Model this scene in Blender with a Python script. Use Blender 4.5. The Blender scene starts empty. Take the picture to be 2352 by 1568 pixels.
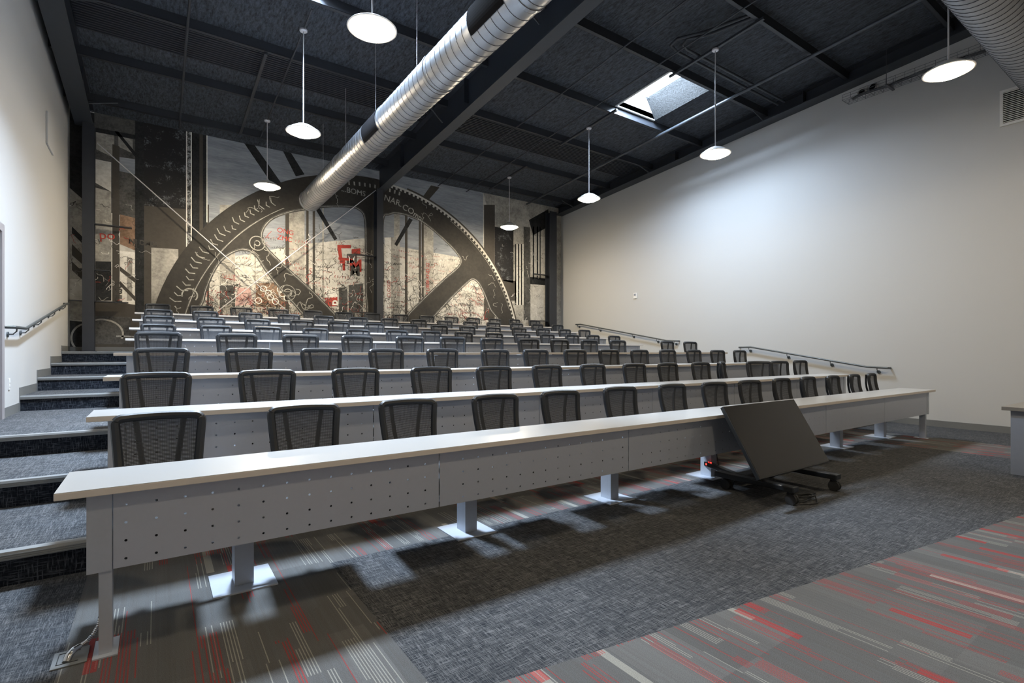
import bpy, bmesh, math, random
from mathutils import Vector, Matrix
C = bpy.context.scene.collection
sc = bpy.context.scene
R = math.radians
random.seed(7)

# ---------------------------------------------------------------- camera, world, exposure, daylight
FPX, HOR, EYE, YAW = 1178.5, 808.3, 1.36, 0.6055
cam = bpy.data.cameras.new('camera'); co = bpy.data.objects.new('camera', cam); C.objects.link(co)
co.location = (0, 0, EYE); co.rotation_euler = (R(90), 0, -YAW)
cam.sensor_width = 36; cam.lens = 36 * FPX / 2352; cam.shift_y = (HOR - 784) / 2352; cam.clip_start = 0.05
sc.camera = co
w = bpy.data.worlds.new('world'); sc.world = w; w.use_nodes = True
w.node_tree.nodes['Background'].inputs[0].default_value = (0.55, 0.7, 1, 1)
w.node_tree.nodes['Background'].inputs[1].default_value = 0.3
sc.view_settings.view_transform = 'Standard'; sc.view_settings.look = 'None'
sc.view_settings.exposure = 0.15; sc.view_settings.gamma = 1; sc.view_settings.use_curve_mapping = False
sc.cycles.use_denoising = True; sc.cycles.transparent_max_bounces = 40
sc.cycles.max_bounces = 7; sc.cycles.diffuse_bounces = 5; sc.cycles.sample_clamp_indirect = 6
SKY_L = 760.0       # luminance of the skylight domes
LAMP_L = 150.0      # luminance of the pendant lenses
SKY_COL = (0.67, 0.82, 1.0); LAMP_COL = (1.0, 0.83, 0.58)

# ---------------------------------------------------------------- node helpers
class NT:
    def __init__(s, name):
        s.m = bpy.data.materials.new(name); s.m.use_nodes = True
        s.t = s.m.node_tree; s.t.nodes.clear()
        s.out = s.t.nodes.new('ShaderNodeOutputMaterial')
    def n(s, typ, **k):
        nd = s.t.nodes.new('ShaderNode' + typ)
        ins = k.pop('ins', {})
        for a, v in k.items(): setattr(nd, a, v)
        for a, v in ins.items():
            if isinstance(v, bpy.types.NodeSocket): s.t.links.new(v, nd.inputs[a])
            elif isinstance(v, bpy.types.Node): s.t.links.new(v.outputs[0], nd.inputs[a])
            else: nd.inputs[a].default_value = v
        return nd
    def math(s, op, a, b=0.0, c=0.0):
        return s.n('Math', operation=op, ins={0: a, 1: b, 2: c}).outputs[0]
    def noise(s, vec, scale, detail=3, rough=0.5):
        return s.n('TexNoise', ins={'Vector': vec, 'Scale': scale, 'Detail': detail, 'Roughness': rough}).outputs['Fac']
    def map(s, vec, scale=(1, 1, 1), loc=(0, 0, 0)):
        return s.n('Mapping', ins={'Vector': vec, 'Scale': scale, 'Location': loc}).outputs[0]
    def ramp(s, fac, stops):
        nd = s.n('ValToRGB', ins={0: fac}); e = nd.color_ramp.elements
        while len(e) < len(stops): e.new(0.5)
        for i, (p, c) in enumerate(stops):
            e[i].position = p; e[i].color = (*c, 1) if len(c) == 3 else c
        return nd.outputs[0]
    def mix(s, f, a, b, blend='MIX'):
        nd = s.n('Mix', data_type='RGBA', blend_type=blend)
        for i, v in ((0, f), (6, a), (7, b)):
            if isinstance(v, bpy.types.NodeSocket): s.t.links.new(v, nd.inputs[i])
            elif i == 0: nd.inputs[0].default_value = v
            else: nd.inputs[i].default_value = (*v, 1)
        return nd.outputs[2]
    def bsdf(s, col, rough=0.6, metal=0.0, bump=None, bs=0.2, bd=0.01, spec=0.5, coat=0.0):
        b = s.n('BsdfPrincipled')
        for key, v in (('Base Color', col), ('Roughness', rough), ('Metallic', metal)):
            if isinstance(v, bpy.types.NodeSocket): s.t.links.new(v, b.inputs[key])
            else: b.inputs[key].default_value = (*v, 1) if key == 'Base Color' else v
        b.inputs['Specular IOR Level'].default_value = spec; b.inputs['Coat Weight'].default_value = coat
        if bump is not None:
            bp = s.n('Bump', ins={'Height': bump, 'Strength': bs, 'Distance': bd})
            s.t.links.new(bp.outputs[0], b.inputs['Normal'])
        s.t.links.new(b.outputs[0], s.out.inputs[0]); s.b = b
        return s.m
    def pos(s): return s.n('NewGeometry').outputs['Position']
    def obj(s): return s.n('TexCoord').outputs['Object']

def plain(name, col, rough=0.5, metal=0.0, var=0.06, scale=30, spec=0.5, bump=0.0, coat=0.0):
    t = NT(name); n = t.noise(t.obj(), scale, 4)
    c = t.mix(n, tuple(x * (1 - var) for x in col), tuple(min(1, x * (1 + var)) for x in col))
    return t.bsdf(c, rough, metal, n if bump else None, bump, 0.004, spec, coat)
def emit(name, col, strength):
    t = NT(name); e = t.n('Emission', ins={'Color': (*col, 1), 'Strength': strength})
    t.t.links.new(e.outputs[0], t.out.inputs[0]); return t.m

# ---------------------------------------------------------------- materials
M = {}
def carpet_cross(t, p, dark=(0.018, 0.021, 0.026), light=(0.150, 0.151, 0.156)):
    a = t.noise(t.map(p, (230, 13, 60)), 1, 3, 0.7); b = t.noise(t.map(p, (11, 260, 60), (3, 7, 0)), 1, 3, 0.7)
    c = t.noise(p, 260, 2); big = t.noise(t.map(p, (2.2, 2.2, 2.2)), 1, 3)
    fa = t.math('SMOOTH_MIN', t.math('MULTIPLY', t.math('SUBTRACT', a, 0.47), 9.0), 1.0, 0.2)
    fb = t.math('SMOOTH_MIN', t.math('MULTIPLY', t.math('SUBTRACT', b, 0.50), 9.0), 1.0, 0.2)
    f = t.math('MAXIMUM', t.math('MULTIPLY', fa, 0.75), fb)
    f = t.math('MULTIPLY', f, t.math('ADD', t.math('MULTIPLY', c, 1.3), t.math('MULTIPLY', big, 0.5)))
    s1 = t.noise(t.map(p, (3, 48, 20), (1, 2, 0)), 1, 3, 0.6); s2 = t.noise(t.map(p, (48, 3, 20), (5, 2, 0)), 1, 3, 0.6)
    f = t.math('MULTIPLY', f, t.math('ADD', 0.02, t.math('MULTIPLY', t.math('MULTIPLY', s1, s2), 3.3)))
    f = t.n('Clamp', ins={0: f}).outputs[0]
    return t.mix(f, dark, light), c
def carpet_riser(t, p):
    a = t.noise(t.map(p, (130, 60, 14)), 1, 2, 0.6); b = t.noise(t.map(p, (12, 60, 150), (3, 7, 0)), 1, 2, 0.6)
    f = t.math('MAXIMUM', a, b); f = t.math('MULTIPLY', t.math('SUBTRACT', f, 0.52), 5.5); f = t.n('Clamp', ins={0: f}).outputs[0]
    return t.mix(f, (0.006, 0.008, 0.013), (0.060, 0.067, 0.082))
def stripes(t, p):
    sx = t.n('SeparateXYZ', ins={0: p}).outputs
    x, y = sx[0], sx[1]
    def cell(w, L, seed):
        cx = t.math('FLOOR', t.math('DIVIDE', x, w))
        off = t.n('TexWhiteNoise', noise_dimensions='2D', ins={'Vector': t.n('CombineXYZ', ins={0: t.math('FLOOR', t.math('DIVIDE', x, w * 5)), 1: seed + 0.5}).outputs[0]}).outputs[0]
        cy = t.math('FLOOR', t.math('ADD', t.math('DIVIDE', y, L), t.math('MULTIPLY', off, 7.0)))
        return t.n('TexWhiteNoise', noise_dimensions='3D', ins={'Vector': t.n('CombineXYZ', ins={0: cx, 1: cy, 2: seed}).outputs[0]}).outputs[0]
    fine = cell(0.0085, 0.62, 3.1); mid = cell(0.042, 0.46, 9.7); big = cell(0.17, 0.92, 5.3)
    yarn = t.noise(t.map(p, (420, 60, 60)), 1, 2); sp = t.noise(p, 330, 2)
    base = t.mix(big, (0.100, 0.102, 0.102), (0.138, 0.139, 0.138))
    base = t.mix(t.math('MULTIPLY', fine, 0.35), base, (0.09, 0.08, 0.075))
    def gt(v, th): return t.math('GREATER_THAN', v, th)
    # coloured yarns run as separate thin lines inside some wider blocks
    def lines(pitch, duty): return t.math('LESS_THAN', t.math('FRACT', t.math('DIVIDE', x, pitch)), duty)
    red_zone = t.math('MULTIPLY', t.math('MULTIPLY', gt(cell(0.065, 0.55, 1.9), 0.78), lines(0.0130, 0.42)), gt(cell(0.0130, 0.37, 7.7), 0.35))
    red_solid = t.math('MULTIPLY', gt(cell(0.052, 0.33, 2.2), 0.958), lines(0.026, 0.86))
    red_thin = t.math('MULTIPLY', gt(cell(0.026, 1.1, 6.6), 0.92), lines(0.026, 0.16))
    cream_zone = t.math('MULTIPLY', t.math('MULTIPLY', gt(cell(0.065, 0.50, 4.4), 0.80), lines(0.0130, 0.36)), gt(cell(0.0130, 0.42, 8.2), 0.4))
    cream_solid = gt(mid, 0.982)
    col = t.mix(t.math('MULTIPLY', t.math('MAXIMUM', cream_zone, cream_solid), 0.6), base, (0.36, 0.35, 0.31))
    red = t.math('MAXIMUM', t.math('MAXIMUM', red_zone, red_solid), red_thin)
    col = t.mix(t.math('MULTIPLY', red, 0.64), col, (0.36, 0.025, 0.025))
    col = t.mix(1.0, col, t.ramp(sp, [(0.3, (0.62, 0.62, 0.62)), (0.75, (1.25, 1.25, 1.25))]), 'MULTIPLY')
    return col, yarn
def floor_material():
    t = NT('carpet_tiles'); p = t.pos(); s = t.n('SeparateXYZ', ins={0: p}).outputs
    cc, cn = carpet_cross(t, p); rc = carpet_riser(t, p); st, yn = stripes(t, p)
    X, Y, Z = s
    low = t.math('LESS_THAN', Z, 0.02)
    inx = t.math('MULTIPLY', t.math('GREATER_THAN', X, -0.347), t.math('LESS_THAN', X, 10.15))
    # dark field in the middle of the striped border, its near edge laid slightly askew
    fx = t.math('MULTIPLY', t.math('GREATER_THAN', X, 0.92), t.math('LESS_THAN', X, 8.97))
    edge = t.math('SUBTRACT', 1.80, t.math('MULTIPLY', t.math('SUBTRACT', X, 0.93), 0.14))
    fy = t.math('MULTIPLY', t.math('GREATER_THAN', Y, edge), t.math('LESS_THAN', Y, 3.39))
    field = t.math('MULTIPLY', fx, fy)
    striped = t.math('MULTIPLY', t.math('MULTIPLY', low, inx), t.math('SUBTRACT', 1.0, field))
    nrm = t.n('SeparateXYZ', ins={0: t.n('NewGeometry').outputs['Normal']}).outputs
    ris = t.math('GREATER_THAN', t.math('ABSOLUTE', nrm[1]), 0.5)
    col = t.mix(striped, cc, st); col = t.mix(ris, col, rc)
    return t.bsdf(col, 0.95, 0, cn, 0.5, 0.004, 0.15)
M['carpet'] = floor_material()
def wall_mat(name, col):
    t = NT(name); p = t.pos(); n = t.noise(p, 90, 4); b = t.noise(p, 0.7, 3)
    c = t.mix(b, tuple(x * 0.97 for x in col), col)
    return t.bsdf(c, 0.75, 0, n, 0.08, 0.002, 0.3)
M['wall'] = wall_mat('painted_drywall', (0.485, 0.492, 0.50))
def foam():
    t = NT('sprayed_black_insulation'); p = t.pos()
    n = t.noise(t.map(p, (26, 7, 20)), 1, 9, 0.8); v = t.n('TexVoronoi', ins={'Vector': p, 'Scale': 26.0}).outputs['Distance']
    h = t.math('ADD', n, t.math('MULTIPLY', v, 0.45))
    c = t.ramp(n, [(0.36, (0.016, 0.020, 0.027)), (0.60, (0.17, 0.20, 0.25))])
    return t.bsdf(c, 0.6, 0, h, 1.0, 0.14, 0.5)
M['foam'] = foam()
M['steel_dark'] = plain('dark_painted_steel', (0.024, 0.028, 0.037), 0.42, 0, 0.15, 8)
M['purlin'] = plain('dark_painted_purlin', (0.026, 0.030, 0.038), 0.5, 0, 0.2, 6)
M['white_lam'] = plain('white_laminate', (0.40, 0.398, 0.395), 0.28, 0, 0.01, 12, 0.5)
M['edge'] = plain('lamp_tinted_edge_band', (0.62, 0.57, 0.52), 0.45, 0, 0.02)  # tan of the warm lamplight put into the edge colour
M['silver'] = plain('silver_grey_powder_coat', (0.45, 0.485, 0.55), 0.36, 0.2, 0.05, 50)
M['fabric'] = plain('black_chair_plastic', (0.009, 0.011, 0.015), 0.5, 0, 0.2, 90, 0.5)
M['rail'] = plain('dark_grey_rail_paint', (0.075, 0.085, 0.09), 0.35, 0.2, 0.1)
M['vinyl'] = plain('grey_vinyl', (0.15, 0.155, 0.155), 0.5, 0, 0.06, 40)
M['nosing'] = plain('grey_rubber_nosing', (0.20, 0.205, 0.205), 0.45, 0, 0.06, 40)
M['black'] = plain('black_plastic', (0.010, 0.011, 0.012), 0.35, 0, 0.15, 40)
M['rubber'] = plain('black_rubber', (0.012, 0.012, 0.013), 0.7, 0, 0.15, 40)
M['screen'] = plain('dark_glossy_screen', (0.012, 0.012, 0.014), 0.16, 0, 0.02, 3, 0.6)
M['white'] = plain('white_enamel', (0.70, 0.70, 0.70), 0.4, 0, 0.03)
M['chrome'] = plain('chrome', (0.6, 0.6, 0.6), 0.2, 1.0, 0.05)
M['rod'] = plain('satin_steel_rod', (0.62, 0.62, 0.66), 0.4, 0.3, 0.05)
M['greybody'] = plain('grey_laminate', (0.24, 0.265, 0.32), 0.5, 0, 0.05)
M['taupe'] = plain('taupe_worktop', (0.20, 0.185, 0.165), 0.35, 0, 0.05)
M['frame_grey'] = plain('grey_door_frame', (0.30, 0.285, 0.30), 0.45, 0, 0.03)
M['led'] = emit('red_indicator', (1, 0.03, 0.02), 6)
M['lens'] = emit('lit_lamp_lens', LAMP_COL, LAMP_L)
M['lens_rear'] = emit('lit_lamp_lens_bright', LAMP_COL, LAMP_L * 3.0)
M['dome'] = emit('daylit_skylight_dome', SKY_COL, SKY_L)
M['dome_right'] = emit('daylit_skylight_dome_right', SKY_COL, SKY_L * 0.155)
def duct_mat():
    t = NT('galvanised_spiral_duct'); n = t.noise(t.obj(), 5, 5)
    c = t.mix(n, (0.30, 0.315, 0.34), (0.44, 0.455, 0.49))
    return t.bsdf(c, 0.36, 0.92, t.noise(t.obj(), 60, 2), 0.05, 0.002)
M['duct'] = duct_mat()
M['slot'] = plain('dark_opening', (0.006, 0.006, 0.007), 1.0, spec=0.05)
def perf():
    t = NT('perforated_silver_panel'); uv = t.n('TexCoord').outputs['UV']; s = t.n('SeparateXYZ', ins={0: uv}).outputs
    def d(c, pitch):
        return t.math('MULTIPLY', t.math('SUBTRACT', t.math('FRACT', c), 0.5), pitch)
    r = t.math('SQRT', t.math('ADD', t.math('POWER', d(s[0], 0.1143), 2.0), t.math('POWER', d(s[1], 0.082), 2.0)))
    h = t.math('LESS_THAN', r, 0.0060)
    for c, lo, hi in ((s[0], 0, 14), (s[1], 0, 4)):
        h = t.math('MULTIPLY', h, t.math('MULTIPLY', t.math('GREATER_THAN', c, lo), t.math('LESS_THAN', c, hi)))
    n = t.noise(t.obj(), 50, 3)
    t.bsdf(t.mix(n, (0.45, 0.485, 0.56), (0.48, 0.515, 0.59)), 0.34, 0.2)
    tr = t.n('BsdfTransparent')
    mx = t.n('MixShader', ins={0: h, 1: t.b.outputs[0], 2: tr.outputs[0]})
    t.t.links.new(mx.outputs[0], t.out.inputs[0]); return t.m
M['perf'] = perf()
def net():
    t = NT('black_woven_mesh'); s = t.n('SeparateXYZ', ins={0: t.obj()}).outputs
    f = t.math('ABSOLUTE', t.math('SUBTRACT', t.math('FRACT', t.math('DIVIDE', s[2], 0.0075)), 0.5))
    g = t.math('ABSOLUTE', t.math('SUBTRACT', t.math('FRACT', t.math('DIVIDE', s[0], 0.011)), 0.5))
    h = t.math('MULTIPLY', t.math('LESS_THAN', f, 0.145), t.math('LESS_THAN', g, 0.42))
    t.bsdf((0.017, 0.020, 0.026), 0.6, 0, None, spec=0.5)
    tr = t.n('BsdfTransparent')
    mx = t.n('MixShader', ins={0: h, 1: t.b.outputs[0], 2: tr.outputs[0]})
    t.t.links.new(mx.outputs[0], t.out.inputs[0]); return t.m
M['net'] = net()
def mur(name, a, b, sc_=3.0, thr=0.5, sharp=0.12, stretch=(1, 1, 1), rough=0.75):
    t = NT('mural_' + name); p = t.map(t.pos(), stretch)
    n = t.noise(p, sc_, 8, 0.7); m = t.noise(p, sc_ * 7, 5, 0.6)
    f = t.ramp(t.math('ADD', t.math('MULTIPLY', n, 0.65), t.math('MULTIPLY', m, 0.35)), [(thr - sharp, (0, 0, 0)), (thr + sharp, (1, 1, 1))])
    return t.bsdf(t.mix(f, a, b), rough, 0, None, spec=0.3)
MU = dict(
    light=mur('light', (0.34, 0.33, 0.305), (0.62, 0.61, 0.58), 2.2, 0.44), grey=mur('grey', (0.22, 0.215, 0.20), (0.50, 0.485, 0.45), 2.5),
    sky=mur('boards', (0.15, 0.175, 0.21), (0.40, 0.43, 0.48), 1.3, 0.5, 0.2, (0.6, 1, 5)), dark=mur('dark', (0.008, 0.009, 0.010), (0.03, 0.032, 0.035), 4),
    darkgrey=mur('darkgrey', (0.035, 0.035, 0.036), (0.12, 0.12, 0.115), 4), brown=mur('brown', (0.045, 0.040, 0.035), (0.085, 0.078, 0.070), 2, 0.5, 0.3),
    rust=mur('rust', (0.020, 0.020, 0.022), (0.20, 0.215, 0.235), 4.5, 0.60, 0.06), speck=mur('speck', (0.03, 0.03, 0.03), (0.4, 0.41, 0.42), 9, 0.52, 0.04),
    white=mur('white', (0.6, 0.58, 0.54), (0.88, 0.87, 0.84), 5, 0.44), orange=mur('orange', (0.15, 0.095, 0.06), (0.32, 0.21, 0.15), 5),
    pink=mur('pink', (0.45, 0.26, 0.25), (0.62, 0.44, 0.42), 4), red=mur('red', (0.30, 0.035, 0.03), (0.50, 0.08, 0.06), 6),
    gear=mur('gear', (0.018, 0.018, 0.019), (0.058, 0.054, 0.048), 1.8, 0.5, 0.25), chalk=mur('chalk', (0.10, 0.10, 0.095), (0.44, 0.44, 0.42), 9, 0.46, 0.1),
    ink=mur('ink', (0.02, 0.02, 0.02), (0.09, 0.085, 0.08), 8))
MUK = list(MU)

# ---------------------------------------------------------------- mesh builder
class MB:
    def __init__(s): s.v = []; s.f = []; s.mi = []; s.uv = None; s.sm = []
    def add(s, vs, fs, mi=0, smooth=False, mtx=None):
        o = len(s.v)
        s.v += [tuple(mtx @ Vector(v)) if mtx else tuple(v) for v in vs]
        for f in fs: s.f.append([i + o for i in f]); s.mi.append(mi); s.sm.append(smooth)
        return s
    def box(s, x0, x1, y0, y1, z0, z1, mi=0, mtx=None, bev=0.0):
        if bev > 0:
            bm = bmesh.new(); bmesh.ops.create_cube(bm, size=1)
            for v in bm.verts: v.co = Vector(((x0 + x1) / 2 + v.co.x * (x1 - x0), (y0 + y1) / 2 + v.co.y * (y1 - y0), (z0 + z1) / 2 + v.co.z * (z1 - z0)))
            bmesh.ops.bevel(bm, geom=bm.edges[:], offset=bev, segments=2, affect='EDGES', profile=0.6)
            bm.verts.index_update()
            s.add([v.co[:] for v in bm.verts], [[v.index for v in f.verts] for f in bm.faces], mi, False, mtx); bm.free(); return s
        vs = [(x, y, z) for z in (z0, z1) for y in (y0, y1) for x in (x0, x1)]
        return s.add(vs, [(0, 2, 3, 1), (4, 5, 7, 6), (0, 1, 5, 4), (2, 6, 7, 3), (0, 4, 6, 2), (1, 3, 7, 5)], mi, False, mtx)
    def hexa(s, pts, mi=0):   # 8 points ordered like box
        return s.add(pts, [(0, 2, 3, 1), (4, 5, 7, 6), (0, 1, 5, 4), (2, 6, 7, 3), (0, 4, 6, 2), (1, 3, 7, 5)], mi)
    def prism_yz(s, prof, x0, x1, mi=0, caps=True):
        n = len(prof); vs = [(x, y, z) for x in (x0, x1) for y, z in prof]
        fs = [(i, (i + 1) % n, n + (i + 1) % n, n + i) for i in range(n)]
        if caps: fs += [tuple(range(n))[::-1], tuple(range(n, 2 * n))]
        return s.add(vs, fs, mi)
    def tube(s, path, r, n=8, mi=0, caps=True, closed=False, flat=None):
        P = [Vector(p) for p in path]; m = len(P); vs = []; up0 = Vector((0, 0, 1))
        for i, p in enumerate(P):
            if closed: d = P[(i + 1) % m] - P[i - 1]
            else: d = P[min(i + 1, m - 1)] - P[max(i - 1, 0)]
            d.normalize(); ref = up0 if abs(d.z) < 0.9 else Vector((0, 1, 0))
            a = d.cross(ref).normalized(); b = a.cross(d).normalized()
            rr = r[i] if isinstance(r, (list, tuple)) else r
            for k in range(n):
                t = 2 * math.pi * k / n
                vs.append(p + a * math.cos(t) * rr + b * math.sin(t) * rr)
        fs = []
        for i in range(m if closed else m - 1):
            j = (i + 1) % m
            fs += [(i * n + k, i * n + (k + 1) % n, j * n + (k + 1) % n, j * n + k) for k in range(n)]
        if caps and not closed: fs += [tuple(range(n))[::-1], tuple((m - 1) * n + k for k in range(n))]
        return s.add(vs, fs, mi, True)
    def lathe(s, prof, n=32, mi=0, c=(0, 0, 0), mtx=None):
        vs = [(c[0] + r * math.cos(2 * math.pi * k / n), c[1] + r * math.sin(2 * math.pi * k / n), c[2] + z) for r, z in prof for k in range(n)]
        fs = [(i * n + k, i * n + (k + 1) % n, (i + 1) * n + (k + 1) % n, (i + 1) * n + k) for i in range(len(prof) - 1) for k in range(n)]
        return s.add(vs, fs, mi, True, mtx)
    def disc(s, r, n=32, z=0, mi=0, c=(0, 0)):
        return s.add([(c[0] + r * math.cos(2 * math.pi * k / n), c[1] + r * math.sin(2 * math.pi * k / n), z) for k in range(n)], [tuple(range(n))], mi)
    def cyl(s, c, r, h, n=20, mi=0, axis='Z'):
        x, y, z = c
        d = {'Z': (0, 0, h / 2), 'X': (h / 2, 0, 0), 'Y': (0, h / 2, 0)}[axis]
        return s.tube([(x - d[0], y - d[1], z - d[2]), (x + d[0], y + d[1], z + d[2])], r, n, mi)
    def build(s, name, mats, parent=None, loc=None, recalc=True):
        me = bpy.data.meshes.new(name); me.from_pydata([tuple(v) for v in s.v], [], s.f)
        for m in (mats if isinstance(mats, (list, tuple)) else [mats]): me.materials.append(m)
        me.polygons.foreach_set('material_index', s.mi); me.polygons.foreach_set('use_smooth', s.sm)
        if s.uv:
            l = me.uv_layers.new(name='UVMap')
            for lp in me.loops: l.data[lp.index].uv = s.uv(me.vertices[lp.vertex_index].co)
        if recalc:
            bm = bmesh.new(); bm.from_mesh(me); bmesh.ops.recalc_face_normals(bm, faces=bm.faces[:]); bm.to_mesh(me); bm.free()
        if any(s.sm):
            try: me.set_sharp_from_angle(angle=R(40))
            except Exception: pass
        me.update()
        o = bpy.data.objects.new(name, me); C.objects.link(o)
        if parent: o.parent = parent
        if loc: o.location = loc
        return o
def tag(o, label=None, cat=None, group=None, kind=None):
    for k, v in (('label', label), ('category', cat), ('group', group), ('kind', kind)):
        if v: o[k] = v
    return o
def empty(name, loc, label, cat, group=None, rz=0):
    o = bpy.data.objects.new(name, None); C.objects.link(o); o.location = loc; o.rotation_euler = (0, 0, rz)
    o.empty_display_size = 0.1
    return tag(o, label, cat, group)
def copy_tree(o, parent=None):
    c = o.copy(); C.objects.link(c)
    if parent: c.parent = parent
    for ch in list(o.children): copy_tree(ch, c)
    return c
def struct(o, label=None):
    o['kind'] = 'structure'
    if label: o['label'] = label
    return o
ORD = ['first', 'second', 'third', 'fourth', 'fifth', 'sixth', 'seventh', 'eighth', 'ninth', 'tenth', 'eleventh', 'twelfth', 'thirteenth', 'fourteenth']
ROWN = ['front desk', 'second desk from the front', 'third desk from the front', 'fourth desk from the front', 'fifth desk from the front', 'sixth desk from the front', 'seventh desk from the front', 'rearmost desk']

# ================================================================ ROOM SHELL
XL, XR, YB, YF = -1.477, 11.70, 13.88, -3.30
RISE = 0.1954
NOSE = [4.125, 5.320, 6.515, 9.180, 10.370, 11.560, 12.755]
def PZ(y): return 6.25 + 0.071 * (13.884 - y)          # underside of the purlins (the roof slopes)
def DZ(y): return PZ(y) + 0.15                         # underside of the roof deck
prof = [(YF - 0.2, -0.3), (YF - 0.2, 0)]
z = 0
for k, y in enumerate(NOSE):
    prof += [(y, z), (y, z + RISE)]; z += RISE
TOPZ = z
prof += [(YB + 0.2, z), (YB + 0.2, -0.3)]
struct(MB().prism_yz(prof[::-1], XL - 0.15, XR + 0.15).build('floor', M['carpet']))
# walls
DY0, DY1, DZ0, DZ1 = 7.20, 8.20, 3 * RISE, 3 * RISE + 2.20
b = MB()
b.box(XL - 0.15, XL, YF, DY0, -0.1, 8.0).box(XL - 0.15, XL, DY1, YB + 0.15, -0.1, 8.0).box(XL - 0.15, XL, DY0, DY1, DZ1, 8.0)
struct(b.build('wall_left', M['wall']))
struct(MB().box(XR, XR + 0.15, YF, YB + 0.15, -0.1, 8.0).build('wall_right', M['wall']))
struct(MB().box(XL, XR, YB, YB + 0.15, -0.1, 8.0).build('wall_back', M['wall']))
struct(MB().box(XL, XR, YF - 0.15, YF, -0.1, 8.0).build('wall_front', M['wall']))
# roof deck with skylight openings
SKY = [(0.80, 2.00, 6.50, 8.00), (8.38, 9.62, 6.50, 8.00)]
b = MB()
def deck(x0, x1, y0, y1):
    b.hexa([(x0, y0, DZ(y0)), (x1, y0, DZ(y0)), (x0, y1, DZ(y1)), (x1, y1, DZ(y1)),
            (x0, y0, DZ(y0) + 0.12), (x1, y0, DZ(y0) + 0.12), (x0, y1, DZ(y1) + 0.12), (x1, y1, DZ(y1) + 0.12)])
ys = [YF - 0.15, 6.50, 8.00, YB + 0.15]
for i in range(3):
    if i == 1:
        xs = [XL - 0.15, 0.80, 2.00, 8.38, 9.62, XR + 0.15]
        for j in (0, 2, 4): deck(xs[j], xs[j + 1], ys[i], ys[i + 1])
    else: deck(XL - 0.15, XR + 0.15, ys[i], ys[i + 1])
struct(b.build('ceiling', M['foam']))
# stair nosings
for k, y in enumerate(NOSE):
    z = (k + 1) * RISE
    nb = MB()
    pr = [(y - 0.012, z - 0.045), (y - 0.014, z - 0.01), (y - 0.008, z + 0.004), (y + 0.055, z + 0.004), (y + 0.055, z - 0.002), (y + 0.001, z - 0.002), (y + 0.001, z - 0.045)]
    nb.prism_yz(pr, XL, XR)
    for q in range(3): nb.box(XL, XR, y - 0.0165, y - 0.012, z - 0.038 + 0.011 * q, z - 0.033 + 0.011 * q)
    struct(nb.build('trim_%d' % (k + 1), M['nosing']))
# stepped baseboards
def baseboard(x0, x1, name):
    bb = MB(); zz = 0; seq = [YF] + NOSE + [YB]
    for k in range(8):
        y0, y1 = seq[k], seq[k + 1]
        if name == 'baseboard_left' and k == 3:
            bb.box(x0, x1, y0, DY0 - 0.08, zz, zz + 0.115).box(x0, x1, DY1 + 0.08, y1, zz, zz + 0.115)
        else: bb.box(x0, x1, y0, y1, zz, zz + 0.115)
        if k < 7: bb.box(x0, x1, y1 - 0.02, y1, zz + 0.115, zz + RISE + 0.115)
        zz += RISE
    struct(bb.build(name, M['vinyl']))
baseboard(XL, XL + 0.008, 'baseboard_left'); baseboard(XR - 0.008, XR, 'baseboard_right')
struct(MB().box(XL, XR, YB - 0.03, YB - 0.022, TOPZ, TOPZ + 0.10).build('baseboard_back', M['vinyl']))
# door to the landing
d = struct(MB().box(XL - 0.11, XL - 0.07, DY0 + 0.04, DY1 - 0.04, DZ0, DZ1 - 0.04).build('door_1', M['frame_grey']))
f = MB().box(XL - 0.15, XL + 0.02, DY1 - 0.04, DY1 + 0.075, DZ0, DZ1 + 0.05).box(XL - 0.15, XL + 0.02, DY0 - 0.075, DY0 + 0.04, DZ0, DZ1 + 0.05).box(XL - 0.15, XL + 0.02, DY0 + 0.04, DY1 - 0.04, DZ1 - 0.04, DZ1 + 0.05)
f.build('door_frame', M['frame_grey'], d)
MB().cyl((XL - 0.05, DY0 + 0.12, DZ0 + 1.0), 0.012, 0.05, axis='X').box(XL - 0.03, XL - 0.015, DY0 + 0.11, DY0 + 0.24, DZ0 + 0.99, DZ0 + 1.01).build('door_handle', M['chrome'], d)

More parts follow.
